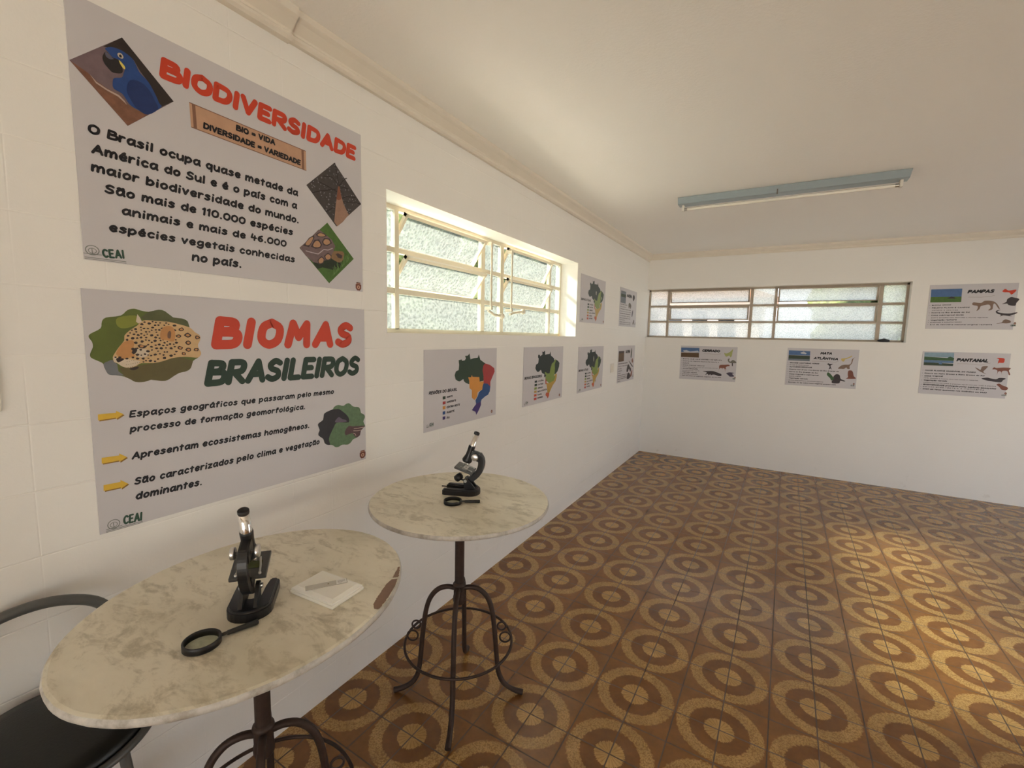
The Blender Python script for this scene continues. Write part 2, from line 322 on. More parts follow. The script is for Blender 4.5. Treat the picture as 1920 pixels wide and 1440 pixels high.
# poster artwork: outlines and text lines in metres from each poster's lower left corner
PD = {'cerrado':{'bands':[('skyblue',[(0.0022,0.4819),(0.2651,0.4832),(0.2659,0.4171),(0.0051,0.4142)]),('cloud',[(0.0319,0.4391),(0.0828,0.4455),(0.1351,0.425),(0.2442,0.4432),(0.2631,0.4223),(0.136,0.4116),(0.0436,0.4177)]),('brownfield',[(0.0056,0.4061),(0.264,0.4091),(0.2667,0.3374),(0.0076,0.3365)])],
'crest':[(0.7791,0.065),(0.7882,0.0655),(0.7782,0.0763)],
'lines':[('BIOMA QUE MAIS SOFREU NO BRASIL',(0.0357,0.3035),(0.5899,0.3052),0.0141),('Ocorre no Centro-Oeste,Nordeste e',(0.0367,0.2719),(0.5477,0.2726),0.0131),('Sudeste',(0.0374,0.2381),(0.1299,0.2404),0.0131),('Clima tropical sazonal',(0.0394,0.2081),(0.3526,0.2082),0.0142),('inverno seco e verão chuvoso com queimadas naturais',(0.0385,0.1823),(0.5381,0.1832),0.0087),('SAVANA BRASILEIRA',(0.043,0.1534),(0.2622,0.155),0.0131),('árvores baixas e tortas',(0.0395,0.1274),(0.2864,0.1314),0.0087),('Vegetação rasteira',(0.0387,0.0998),(0.2461,0.1003),0.0132),('gramíneas e arbustos',(0.038,0.0722),(0.2654,0.0753),0.011),('Mais de cinco mil espécies vegetais do cerrado',(0.037,0.0467),(0.5914,0.0466),0.0132)],
'logo_text':[('CEAI',(0.7484,0.0373),(0.785,0.0384),0.0207)],
'photo':[(0.0022,0.4819),(0.2651,0.4832),(0.2667,0.3374),(0.0076,0.3365)],
'shapes':[('lime',[(0.611,0.4219),(0.6394,0.4148),(0.6837,0.4362),(0.7257,0.4802),(0.7206,0.4319),(0.7157,0.3809),(0.6945,0.3599),(0.6833,0.3851),(0.6385,0.3686)]),('greybrown',[(0.6661,0.3128),(0.6732,0.3387),(0.6914,0.3418),(0.6845,0.3134),(0.7041,0.2986),(0.7296,0.3225),(0.7624,0.3108),(0.783,0.2809),(0.6966,0.2778)]),('dark',[(0.7242,0.2762),(0.7379,0.2767),(0.739,0.2357),(0.7276,0.2353)]),('redbrown',[(0.5465,0.1363),(0.557,0.1841),(0.5561,0.2259),(0.5737,0.2422),(0.6342,0.2471),(0.6803,0.2515),(0.7001,0.2342),(0.6595,0.2222),(0.6479,0.1932),(0.6878,0.1587),(0.6436,0.1879),(0.6425,0.1436),(0.6293,0.1924),(0.6013,0.1912),(0.6241,0.1401),(0.5966,0.191),(0.5727,0.1952),(0.5535,0.1682)]),('dark',[(0.3309,0.134),(0.3846,0.1392),(0.4717,0.1444),(0.5255,0.1301),(0.5891,0.1069),(0.5935,0.0809),(0.5535,0.0761),(0.4997,0.0918),(0.4569,0.0842),(0.4579,0.071),(0.4416,0.0941),(0.4186,0.0769),(0.4073,0.0977),(0.3694,0.0797),(0.3911,0.1182)]),('purple',[(0.6583,0.1209),(0.6987,0.1385),(0.7634,0.1339),(0.7371,0.1197),(0.762,0.0951),(0.7587,0.0794),(0.7083,0.0767),(0.6882,0.0964)])],
'title':[('CERRADO',(0.3022,0.4274),(0.5499,0.4257),0.039)],
'underline':[(0.3308,0.4053),(0.4138,0.4003),(0.5052,0.3936),(0.5701,0.4081)]},'mata':{'bands':[('skyblue',[(0.0153,0.4823),(0.2645,0.4775),(0.2662,0.4181),(0.0166,0.4183)]),('cloud',[(0.1523,0.4545),(0.1911,0.4702),(0.2276,0.447),(0.2137,0.4348),(0.1635,0.4397)]),('darkgreen',[(0.0168,0.4152),(0.2665,0.4151),(0.2673,0.3676),(0.018,0.3664)]),('greyblue',[(0.018,0.3664),(0.2673,0.3676),(0.2678,0.342),(0.0183,0.3419)])],
'crest':[(0.7761,0.0661),(0.7848,0.0666),(0.775,0.0785)],
'lines':[('GRANDE CONTORNO VERDE',(0.0369,0.3028),(0.3775,0.3043),0.0158),('ao longo do litoral brasileiro',(0.0387,0.2784),(0.2655,0.2781),0.0097),('ALTA BIODIVERSIDADE',(0.0385,0.2477),(0.2996,0.2496),0.0159),('Ocorre nas áreas litorâneas do Rio Grande do',(0.0375,0.214),(0.6026,0.2124),0.0147),('Norte ao Rio Grande do Sul',(0.037,0.1802),(0.3731,0.1788),0.0147),('Clima tropical e subtropical',(0.0386,0.1466),(0.3828,0.1468),0.0159),('quente e úmido',(0.038,0.1207),(0.1833,0.1221),0.011),('Vegetação variada',(0.0402,0.0913),(0.263,0.0905),0.0147),('árvores altas,epífitas e samambaias gigantes',(0.0398,0.0636),(0.442,0.0646),0.0098),('Restam 7% de cobertura vegetal preservada',(0.038,0.0327),(0.5825,0.0341),0.0147)],
'logo_text':[('CEAI',(0.7432,0.0354),(0.7839,0.0353),0.0193)],
'photo':[(0.0153,0.4823),(0.2645,0.4775),(0.2678,0.342),(0.0183,0.3419)],
'shapes':[('yellow',[(0.6153,0.3921),(0.6509,0.3988),(0.6857,0.4111),(0.7279,0.4375),(0.7207,0.4176),(0.6782,0.3938),(0.6568,0.3818),(0.6496,0.3588),(0.6271,0.3581)]),('brown',[(0.5896,0.2591),(0.6227,0.3006),(0.6578,0.3134),(0.7067,0.3181),(0.7267,0.3443),(0.7319,0.3897),(0.7646,0.4198),(0.7446,0.3957),(0.736,0.3389),(0.7128,0.2984),(0.7158,0.2616),(0.6889,0.2633),(0.6785,0.28),(0.6578,0.2591),(0.6262,0.2577)]),('dark',[(0.4671,0.3122),(0.4825,0.3244),(0.4972,0.3162),(0.5341,0.3193),(0.5123,0.3022),(0.5067,0.2846),(0.5267,0.2389),(0.5114,0.2557),(0.489,0.2431),(0.4979,0.2784),(0.482,0.3011)]),('green',[(0.4764,0.1665),(0.483,0.2019),(0.5123,0.1859),(0.5434,0.1468),(0.5591,0.1244),(0.5337,0.0938),(0.5123,0.1276)]),('dark',[(0.548,0.147),(0.5774,0.1834),(0.6148,0.1738),(0.6326,0.1229),(0.6795,0.1027),(0.6715,0.0907),(0.6299,0.0997),(0.6191,0.0644),(0.5504,0.0599),(0.5346,0.0822),(0.5591,0.1244)]),('redbrown',[(0.7016,0.1898),(0.7045,0.2355),(0.7351,0.2426),(0.7545,0.2208),(0.7675,0.1705),(0.79,0.1378),(0.6906,0.132),(0.707,0.1501)])],
'title':[('MATA',(0.3788,0.4384),(0.5082,0.4401),0.034),('ATLÂNTICA',(0.3081,0.3705),(0.5808,0.3681),0.0331)],
'underline':[(0.2921,0.3445),(0.386,0.3475),(0.5554,0.3414),(0.5949,0.3628)]},'p1':{'board':[(0.3158,0.5855),(0.7732,0.5785),(0.7734,0.4974),(0.3181,0.5045)],
'board_text':[('BIO = VIDA',(0.4736,0.5517),(0.6315,0.5515),0.0233),('DIVERSIDADE = VARIEDADE',(0.3573,0.5146),(0.746,0.5091),0.0235)],
 'body':[('O Brasil ocupa quase metade da',(0.0301,0.3773),(0.7278,0.3751),0.0309),('América do Sul e é o país com a',(0.0351,0.3208),(0.722,0.3198),0.031),('maior biodiversidade do mundo.',(0.0312,0.2664),(0.7296,0.2607),0.0308),('São mais de 110.000 espécies',(0.06,0.2106),(0.6989,0.2044),0.0301),('animais e mais de 46.000',(0.0994,0.1539),(0.6671,0.1501),0.0294),('espécies vegetais conhecidas',(0.0637,0.0949),(0.7046,0.0908),0.0289),('no país.',(0.2966,0.0382),(0.4747,0.0361),0.0326)],
'crest':[(1.0528,0.0241),(1.0705,0.0258),(1.0536,0.0446)],
'logo':[(0.0212,0.0302),(0.0386,0.0311),(0.0216,0.0455),(0.0017,0.0073),(0.1047,0.0121)],
'logo_text':[('CEAI',(0.0451,0.0105),(0.1027,0.0162),0.0285)],
'm_beak':[(0.0873,0.6343),(0.0953,0.6343),(0.1032,0.6265),(0.1179,0.6277),(0.1259,0.6159),(0.1287,0.5996),(0.1235,0.5894),(0.1036,0.5823),(0.0941,0.5876),(0.0832,0.5998),(0.0797,0.6153)],
'm_beakhi':[(0.0873,0.6333),(0.0953,0.6333),(0.1031,0.6255),(0.108,0.624),(0.0981,0.6183),(0.0886,0.6215)],
'm_body':[(0.0876,0.644),(0.1023,0.656),(0.1221,0.6599),(0.1387,0.6573),(0.1555,0.6495),(0.1637,0.6375),(0.1736,0.616),(0.1961,0.5978),(0.2134,0.5685),(0.2237,0.544),(0.2289,0.5327),(0.1888,0.4934),(0.1721,0.497),(0.1531,0.4995),(0.1397,0.506),(0.1316,0.5184),(0.1219,0.5301),(0.1024,0.5354),(0.1013,0.5562),(0.1065,0.5681),(0.1248,0.5782),(0.1302,0.5924),(0.134,0.6098),(0.1212,0.6273),(0.1048,0.6273),(0.0954,0.6363)],
'm_branch':[(0.0021,0.5682),(0.0402,0.5535),(0.0613,0.5385),(0.0861,0.5284),(0.1184,0.5227),(0.1345,0.5039),(0.1616,0.4949),(0.1826,0.4971),(0.1887,0.4924),(0.1328,0.4374)],
'm_dark':[(0.0829,0.6474),(0.1323,0.6993),(0.2668,0.5678),(0.2271,0.532),(0.2115,0.5678),(0.1961,0.5978),(0.1755,0.6209),(0.1605,0.646),(0.1387,0.6573),(0.1121,0.656)],
'm_edge':[(0.0462,0.5506),(0.0612,0.5357),(0.0861,0.5265),(0.1151,0.5214),(0.128,0.5111),(0.1344,0.5),(0.1279,0.5052),(0.1116,0.516),(0.0844,0.5219),(0.0595,0.5312)],
'm_eye':[(0.1175,0.6431),(0.1218,0.6491),(0.1284,0.6494),(0.1324,0.6435),(0.1314,0.6371),(0.1255,0.6343),(0.1198,0.6364)],
'm_pupil':[(0.1216,0.6422),(0.1258,0.6456),(0.1285,0.6416),(0.1264,0.6367),(0.1223,0.6376)],
'm_wing':[(0.1467,0.5801),(0.1763,0.5871),(0.1989,0.5706),(0.2109,0.547),(0.2194,0.5238),(0.1888,0.4934),(0.1617,0.4989),(0.1451,0.5201),(0.1357,0.5457)],
'm_yellow':[(0.1204,0.6269),(0.1261,0.6238),(0.135,0.6142),(0.1339,0.6059),(0.1274,0.6107),(0.1226,0.6182)],
'macaw_frame':[(0.0015,0.5685),(0.133,0.6998),(0.2678,0.568),(0.1325,0.4363)],
'o_grassdark':[(0.7941,0.1057),(0.8607,0.125),(0.8954,0.1382),(0.9151,0.1307),(0.9617,0.1436),(0.9447,0.1037),(0.9085,0.0866),(0.8451,0.0907),(0.8163,0.079)],
'o_head':[(0.8931,0.1419),(0.9066,0.1727),(0.9321,0.1788),(0.9579,0.1808),(0.9679,0.1698),(0.9617,0.1436),(0.9404,0.126),(0.9102,0.1321)],
'o_headdark':[(0.9188,0.1622),(0.9317,0.1684),(0.9469,0.1645),(0.9572,0.1618),(0.9514,0.1463),(0.9309,0.1475)],
'o_rim':[(0.7596,0.1513),(0.7911,0.1485),(0.8234,0.1476),(0.8528,0.1722),(0.877,0.1741),(0.9021,0.1863)],
'o_scutes':[[(0.7967,0.1789),(0.809,0.2007),(0.8255,0.2056),(0.8368,0.1916),(0.8303,0.1805),(0.8128,0.1756)],[(0.8516,0.2062),(0.8617,0.2201),(0.8812,0.2215),(0.8891,0.2087),(0.873,0.1978),(0.8585,0.1973)],[(0.8218,0.2328),(0.8339,0.2418),(0.8529,0.2426),(0.8623,0.2363),(0.8453,0.2292),(0.8287,0.2281)],[(0.7584,0.1802),(0.7795,0.2073),(0.7958,0.2181),(0.7978,0.2106),(0.7785,0.1798)],[(0.8614,0.1433),(0.8764,0.1557),(0.8908,0.1477),(0.8854,0.1347),(0.8681,0.1301)],[(0.8248,0.1199),(0.8395,0.134),(0.8512,0.1277),(0.8459,0.1129),(0.829,0.1066)]],
'o_shell':[(0.7291,0.1599),(0.7609,0.1884),(0.8032,0.2313),(0.8297,0.2582),(0.8649,0.2429),(0.8986,0.2247),(0.9176,0.1992),(0.9066,0.1727),(0.896,0.1546),(0.8607,0.125),(0.8313,0.1049),(0.7942,0.1077),(0.7588,0.1299)],
't_br':[[(0.924,0.5785),(0.9347,0.5258),(0.9473,0.4794)],[(1.0757,0.4312),(1.0202,0.4264),(0.9665,0.4132)],[(1.0431,0.4536),(0.9887,0.4441),(0.9619,0.4289)],[(0.9485,0.4839),(0.9758,0.5209),(0.9919,0.5297)],[(0.925,0.3989),(0.9662,0.4027),(0.9863,0.38),(1.0075,0.3764)],[(0.8003,0.412),(0.8478,0.4324),(0.9273,0.4616)],[(0.8686,0.3448),(0.9038,0.3692),(0.919,0.3727)],[(0.8597,0.5),(0.909,0.5101),(0.9407,0.4818)],[(0.8349,0.4689),(0.8826,0.4619),(0.9345,0.4511)],[(1.0007,0.4812),(0.9744,0.4825),(0.9532,0.4727)]],
't_trunk':[(0.939,0.4772),(0.9483,0.4797),(0.957,0.436),(0.9713,0.4018),(0.9989,0.3616),(0.9631,0.3201),(0.9312,0.2927),(0.9142,0.3098),(0.9247,0.3906),(0.9323,0.4339)],
't_trunkred':[(0.939,0.4772),(0.9483,0.4797),(0.9556,0.4399),(0.9565,0.4234),(0.9408,0.4153),(0.9281,0.4163),(0.9342,0.4427)],
'title':[('BIODIVERSIDADE',(0.2277,0.6271),(1.0448,0.6245),0.0717)],
'tort_frame':[(0.729,0.1585),(0.8761,0.2981),(1.0257,0.1562),(0.8793,0.022)],
'tree_frame':[(0.7712,0.4358),(0.9218,0.5785),(1.0773,0.4312),(0.9259,0.2909)]},'p2':{'arrows':[[(0.0171,0.3924),(0.0629,0.3915),(0.0633,0.3975),(0.0824,0.3841),(0.0615,0.3706),(0.0618,0.3754),(0.0166,0.373)],[(0.018,0.251),(0.0636,0.2489),(0.0631,0.2558),(0.0833,0.2391),(0.0621,0.2271),(0.0624,0.232),(0.0172,0.232)],[(0.0177,0.1607),(0.0618,0.1597),(0.0614,0.1666),(0.0816,0.1481),(0.0612,0.1362),(0.0611,0.1412),(0.0168,0.1415)]],
 'body':[('Espaços geográficos que passaram pelo mesmo',(0.096,0.3693),(0.9051,0.3678),0.0244),('processo de formação geomorfológica.',(0.095,0.3188),(0.7486,0.3126),0.0244),('Apresentam ecossistemas homogêneos.',(0.0948,0.2265),(0.7677,0.2221),0.0259),('São caracterizados pelo clima e vegetação',(0.0968,0.1375),(0.8187,0.1354),0.0262),('dominantes.',(0.0968,0.0852),(0.3053,0.0791),0.0276)],
'crest':[(1.0778,0.0297),(1.0971,0.0255),(1.0786,0.0511)],
'd_baby':[(0.9673,0.1722),(0.9901,0.1958),(1.0176,0.1891),(1.0938,0.1803),(1.0891,0.1728),(1.0679,0.1573),(1.0612,0.1348),(1.0379,0.1273),(1.0215,0.1443),(1.0107,0.1555),(0.9719,0.1508)],
'd_blob':[(0.8131,0.2286),(0.8196,0.2383),(0.8419,0.2499),(0.848,0.2771),(0.8708,0.2871),(0.8962,0.2925),(0.907,0.3043),(0.9305,0.3107),(0.9592,0.3023),(0.9784,0.3102),(0.9975,0.3102),(1.0217,0.2913),(1.0554,0.2836),(1.0664,0.2682),(1.0715,0.2511),(1.0916,0.2389),(1.0955,0.2241),(1.0858,0.2042),(1.0954,0.1813),(1.0891,0.1728),(1.0679,0.1573),(1.0612,0.1348),(1.0378,0.1249),(1.0178,0.1216),(1.0003,0.1064),(0.9808,0.1009),(0.9511,0.1068),(0.9269,0.1003),(0.9086,0.1029),(0.8911,0.1164),(0.8611,0.1246),(0.8467,0.1362),(0.8402,0.157),(0.8167,0.1765),(0.8149,0.1897),(0.8216,0.2036)],
'd_grey':[(0.909,0.2311),(0.9171,0.241),(0.9332,0.2498),(0.9538,0.2356),(0.9697,0.2309),(0.9801,0.2203),(0.9532,0.221),(0.9165,0.2255)],
'd_stripes':[[(1.0228,0.1766),(1.0512,0.1743),(1.0862,0.1733)],[(1.0195,0.1656),(1.0449,0.1612),(1.0739,0.161)],[(1.019,0.1529),(1.0302,0.1486),(1.0354,0.1371)]],
'd_tapir':[(0.8131,0.2286),(0.8196,0.2383),(0.8419,0.2499),(0.848,0.2771),(0.8708,0.2871),(0.8962,0.2925),(0.9141,0.2913),(0.931,0.2902),(0.9503,0.2788),(0.9814,0.252),(0.9942,0.2296),(0.9908,0.2141),(0.9531,0.2199),(0.9164,0.2233),(0.9027,0.2055),(0.889,0.1856),(0.8753,0.1615),(0.872,0.1445),(0.8786,0.1211),(0.8611,0.1246),(0.8467,0.1362),(0.8402,0.157),(0.8167,0.1765),(0.8149,0.1897),(0.8216,0.2036)],
'j_black':[[(0.1171,0.5931),(0.1268,0.6019),(0.1307,0.5929),(0.1236,0.5819),(0.1173,0.582)],[(0.1059,0.5335),(0.1299,0.5391),(0.1294,0.5323),(0.1163,0.5274)]],
'j_blob':[(0.0096,0.6363),(0.0143,0.6468),(0.0396,0.664),(0.0444,0.6852),(0.0552,0.6983),(0.093,0.7065),(0.1117,0.7249),(0.13,0.7308),(0.1479,0.7259),(0.17,0.7228),(0.1993,0.7313),(0.2187,0.7267),(0.2416,0.707),(0.2684,0.7046),(0.2869,0.6947),(0.2909,0.6731),(0.3084,0.6565),(0.3243,0.6445),(0.3244,0.6272),(0.3168,0.6124),(0.3181,0.5976),(0.326,0.5801),(0.3183,0.5654),(0.2975,0.5512),(0.2894,0.5269),(0.2757,0.5154),(0.2498,0.5096),(0.2346,0.5008),(0.2133,0.4868),(0.1932,0.4859),(0.1643,0.4914),(0.1449,0.4859),(0.1209,0.4877),(0.1071,0.4977),(0.0917,0.5077),(0.0694,0.5135),(0.0526,0.5167),(0.0452,0.53),(0.04,0.5517),(0.0291,0.5606),(0.0122,0.5717),(0.0099,0.5843),(0.0177,0.6051),(0.0165,0.6218)],
'j_bridge':[(0.0824,0.6024),(0.0977,0.6219),(0.1194,0.6264),(0.1239,0.6131),(0.117,0.5909),(0.123,0.573),(0.1047,0.569),(0.0938,0.565),(0.0805,0.5741),(0.0742,0.5829)],
'j_cheek':[(0.1281,0.5952),(0.1431,0.5995),(0.1614,0.5925),(0.1625,0.5811),(0.1524,0.5699),(0.1356,0.5704),(0.1271,0.5796)],
'j_dark2':[(0.1463,0.7025),(0.17,0.7228),(0.1993,0.7313),(0.2187,0.7267),(0.2416,0.707),(0.2684,0.7046),(0.2869,0.6947),(0.292,0.6743),(0.2566,0.684),(0.2264,0.6911),(0.1871,0.693),(0.1606,0.6942)],
'j_ear':[(0.2006,0.6313),(0.2002,0.6544),(0.2091,0.6708),(0.2235,0.6771),(0.2374,0.6728),(0.2445,0.6553),(0.2416,0.6269),(0.2321,0.6221),(0.2202,0.6268)],
'j_ear2':[(0.1326,0.6886),(0.1378,0.7132),(0.1444,0.7024),(0.1491,0.6893),(0.1394,0.6822)],
'j_earin':[(0.2208,0.6362),(0.2219,0.6525),(0.2284,0.6597),(0.232,0.6527),(0.2288,0.6339)],
'j_eye':[(0.1327,0.6086),(0.1403,0.613),(0.153,0.6085),(0.1607,0.6107),(0.1525,0.6005),(0.1395,0.6007)],
'j_eyelit':[(0.1382,0.609),(0.1439,0.6112),(0.1502,0.6073),(0.1452,0.6022),(0.1397,0.6041)],
'j_head':[(0.0649,0.5723),(0.0709,0.5852),(0.0826,0.6045),(0.098,0.6263),(0.099,0.6416),(0.1144,0.6594),(0.1353,0.6754),(0.1472,0.6892),(0.1606,0.6942),(0.1871,0.693),(0.2264,0.6911),(0.2566,0.684),(0.292,0.6731),(0.3084,0.6565),(0.3243,0.6445),(0.3244,0.6272),(0.3168,0.6124),(0.3181,0.5976),(0.326,0.5801),(0.3183,0.5654),(0.3071,0.5632),(0.281,0.5664),(0.2555,0.5671),(0.2283,0.5631),(0.2036,0.5545),(0.1738,0.5486),(0.1398,0.5499),(0.1264,0.5415),(0.1061,0.5357),(0.0887,0.5409),(0.0756,0.5525),(0.0673,0.5571)],
'j_light':[(0.0856,0.6997),(0.1321,0.7085),(0.1454,0.6891),(0.1187,0.6705),(0.0937,0.6654),(0.0807,0.678)],
'j_low':[(0.0781,0.5392),(0.1061,0.5357),(0.1264,0.5415),(0.1738,0.5486),(0.2036,0.5545),(0.2283,0.5631),(0.2555,0.5671),(0.2975,0.5512),(0.2894,0.5269),(0.2757,0.5154),(0.2498,0.5096),(0.2346,0.5008),(0.2133,0.4868),(0.1932,0.4859),(0.1643,0.4914),(0.1449,0.4859),(0.1209,0.4877),(0.1071,0.4977),(0.0917,0.5077)],
'j_muzzle':[(0.0668,0.5745),(0.0733,0.5699),(0.0938,0.565),(0.115,0.5621),(0.1366,0.5568),(0.1265,0.5437),(0.1061,0.5368),(0.0887,0.5409),(0.0756,0.5525),(0.0674,0.5593)],
'j_nose':[(0.0731,0.5667),(0.0802,0.5697),(0.0939,0.566),(0.0864,0.5586),(0.0766,0.5557)],
'j_water':[(0.04,0.5517),(0.0523,0.5598),(0.0643,0.5637),(0.0753,0.5481),(0.0772,0.5261),(0.0903,0.5122),(0.0694,0.5135),(0.0526,0.5167),(0.0452,0.53)],
'logo':[(0.0362,0.023),(0.0531,0.017),(0.0373,0.0389),(0.0153,0.0057),(0.1144,0.0018)],
'logo_text':[('CEAI',(0.0595,0.011),(0.1142,0.0077),0.0321)],
'title':[('BIOMAS',(0.3583,0.5919),(1.0147,0.5902),0.1272)],
'title2':[('BRASILEIROS',(0.3279,0.4517),(1.057,0.448),0.1024)]},'p3':{'centro':[(0.4578,0.3141),(0.4929,0.3121),(0.5004,0.3284),(0.5086,0.3136),(0.594,0.3063),(0.599,0.2716),(0.6496,0.2707),(0.6503,0.2457),(0.6341,0.212),(0.5759,0.1972),(0.5685,0.1635),(0.5364,0.1447),(0.504,0.1649),(0.5028,0.2203),(0.475,0.2345),(0.47,0.2873)],
'crest':[(0.7675,0.0315),(0.7785,0.0301),(0.7671,0.0435)],
'leg':[((0.1786,0.1886),(0.2082,0.2078)),((0.1791,0.1547),(0.2087,0.1746)),((0.1795,0.1226),(0.2078,0.1432)),((0.1793,0.0886),(0.2069,0.1091)),((0.1791,0.0547),(0.2068,0.0753))],
'legt':[('NORTE',(0.2198,0.1934),(0.2816,0.1947),0.0125),('NORDESTE',(0.2203,0.1591),(0.3196,0.1613),0.0134),('CENTRO-OESTE',(0.2181,0.1246),(0.363,0.1266),0.0143),('SUDESTE',(0.2187,0.0902),(0.303,0.0918),0.0143),('SUL',(0.2192,0.0558),(0.2533,0.0556),0.0143)],
'logo':[(0.0323,0.0372),(0.0426,0.0356),(0.0322,0.0465),(0.0221,0.0311),(0.0895,0.0285)],
'logo_text':[('CEAI',(0.0487,0.033),(0.0895,0.0328),0.0191)],
'nordeste':[(0.6677,0.402),(0.7339,0.3873),(0.7936,0.3595),(0.799,0.3334),(0.7637,0.2889),(0.7419,0.2595),(0.743,0.2237),(0.7022,0.2495),(0.65,0.2557),(0.6486,0.3107),(0.6348,0.3511),(0.6424,0.3855)],
'norte':[(0.3024,0.3388),(0.3161,0.3631),(0.3469,0.3708),(0.3513,0.405),(0.3474,0.4234),(0.3457,0.4371),(0.3799,0.4409),(0.3837,0.4316),(0.4135,0.4332),(0.4283,0.4468),(0.4166,0.4633),(0.4508,0.4651),(0.4697,0.4804),(0.4823,0.4386),(0.5215,0.4449),(0.57,0.4464),(0.5842,0.4694),(0.6034,0.431),(0.6677,0.402),(0.6424,0.3855),(0.6348,0.3511),(0.6486,0.3107),(0.6495,0.2757),(0.599,0.2716),(0.594,0.3063),(0.5086,0.3136),(0.5004,0.3284),(0.4929,0.3121),(0.4578,0.3141),(0.47,0.2873),(0.4705,0.2635),(0.4318,0.2756),(0.4088,0.2889),(0.401,0.3057),(0.3607,0.292),(0.3424,0.2955),(0.3135,0.3087)],
'sudeste':[(0.65,0.2557),(0.7022,0.2495),(0.743,0.2237),(0.735,0.1885),(0.7134,0.1649),(0.6785,0.158),(0.6275,0.1379),(0.6194,0.1238),(0.5615,0.1152),(0.5486,0.141),(0.5767,0.1676),(0.5925,0.1957),(0.6341,0.212),(0.6377,0.2367)],
'sul':[(0.5486,0.141),(0.5615,0.1152),(0.6194,0.1238),(0.62,0.0988),(0.5957,0.0668),(0.5634,0.0339),(0.5506,0.0576),(0.506,0.0753),(0.5295,0.0943),(0.5574,0.1132)],
'title':[('REGIÕES DO BRASIL',(0.0424,0.2321),(0.3306,0.2313),0.021)]},'p4':{'amazonia':[(0.2172,0.3251),(0.2295,0.3555),(0.2708,0.3672),(0.2781,0.4068),(0.2633,0.4205),(0.2668,0.4425),(0.2998,0.4418),(0.3053,0.4283),(0.3477,0.4407),(0.3515,0.4586),(0.3412,0.47),(0.3705,0.465),(0.401,0.478),(0.4063,0.4395),(0.4508,0.443),(0.5014,0.4443),(0.5151,0.4694),(0.5333,0.4274),(0.5978,0.4023),(0.6154,0.3782),(0.59,0.3602),(0.559,0.3519),(0.5307,0.3063),(0.513,0.2604),(0.4618,0.2632),(0.4309,0.2764),(0.4118,0.2613),(0.4427,0.2458),(0.4189,0.2265),(0.3983,0.2392),(0.402,0.2596),(0.3523,0.2737),(0.3314,0.3019),(0.3171,0.3004),(0.2892,0.2883),(0.2561,0.29),(0.232,0.3068)],
'caatinga':[(0.647,0.3867),(0.6971,0.3708),(0.7317,0.3503),(0.7234,0.3119),(0.6933,0.2698),(0.6511,0.248),(0.6244,0.2448),(0.6313,0.3016),(0.6233,0.34)],
'cerrado':[(0.6154,0.3782),(0.6358,0.3918),(0.6476,0.3772),(0.6233,0.34),(0.6313,0.3016),(0.6244,0.2448),(0.6096,0.2265),(0.6528,0.2239),(0.6125,0.1834),(0.5497,0.1734),(0.5086,0.1669),(0.4508,0.1943),(0.424,0.2238),(0.4427,0.2458),(0.4118,0.2613),(0.4108,0.2797),(0.4309,0.2764),(0.4618,0.2632),(0.513,0.2604),(0.5307,0.3063),(0.559,0.3519),(0.59,0.3602)],
'crest':[(0.7551,0.0298),(0.7687,0.0286),(0.7541,0.0433)],
'leg':[((0.2119,0.1937),(0.2602,0.2126)),((0.2116,0.1626),(0.2599,0.1826)),((0.2086,0.1317),(0.2568,0.1514)),((0.2073,0.1019),(0.2556,0.1214)),((0.2071,0.0693),(0.2553,0.09)),((0.2059,0.0372),(0.2561,0.0579))],
'legt':[('AMAZÔNIA',(0.277,0.1971),(0.3908,0.1975),0.0135),('CAATINGA',(0.274,0.165),(0.3838,0.1667),0.0144),('CERRADO',(0.2738,0.133),(0.3758,0.1343),0.0145),('MATA ATLÂNTICA',(0.2727,0.1006),(0.4612,0.1059),0.0154),('PAMPA',(0.2752,0.071),(0.3588,0.0714),0.0154),('PANTANAL',(0.2739,0.0416),(0.3829,0.0447),0.0155)],
'logo':[(0.0335,0.0244),(0.044,0.0233),(0.0331,0.034),(0.0227,0.0161),(0.094,0.0188)],
'logo_text':[('CEAI',(0.0509,0.0226),(0.0938,0.0223),0.0196)],
'mata':[(0.6511,0.248),(0.6785,0.2465),(0.6754,0.2129),(0.6561,0.1756),(0.594,0.1417),(0.554,0.1067),(0.5197,0.0717),(0.4781,0.0801),(0.4709,0.1136),(0.4528,0.1616),(0.4268,0.1775),(0.5086,0.1669),(0.5497,0.1734),(0.6125,0.1834),(0.6528,0.2239),(0.6096,0.2265)],
'pampa':[(0.4781,0.0801),(0.5197,0.0717),(0.516,0.0483),(0.4867,0.0228),(0.4701,0.0432),(0.4387,0.0603),(0.4524,0.0847)],
'pantanal':[(0.424,0.2238),(0.4508,0.1943),(0.4477,0.162),(0.4326,0.1631)],
'title':[('BIOMAS BRASILEIROS',(0.0195,0.2342),(0.3496,0.2353),0.0248)]},'pampas':{'bands':[('skyblue',[(0.0121,0.4748),(0.2892,0.4771),(0.2912,0.3835),(0.015,0.3839)]),('grass',[(0.015,0.3839),(0.2912,0.3835),(0.2936,0.3194),(0.0164,0.3186)]),('dark',[(0.1631,0.363),(0.2015,0.3865),(0.2323,0.3748),(0.2432,0.3621)])],
'crest':[(0.7683,0.0711),(0.7776,0.0712),(0.7674,0.0844)],
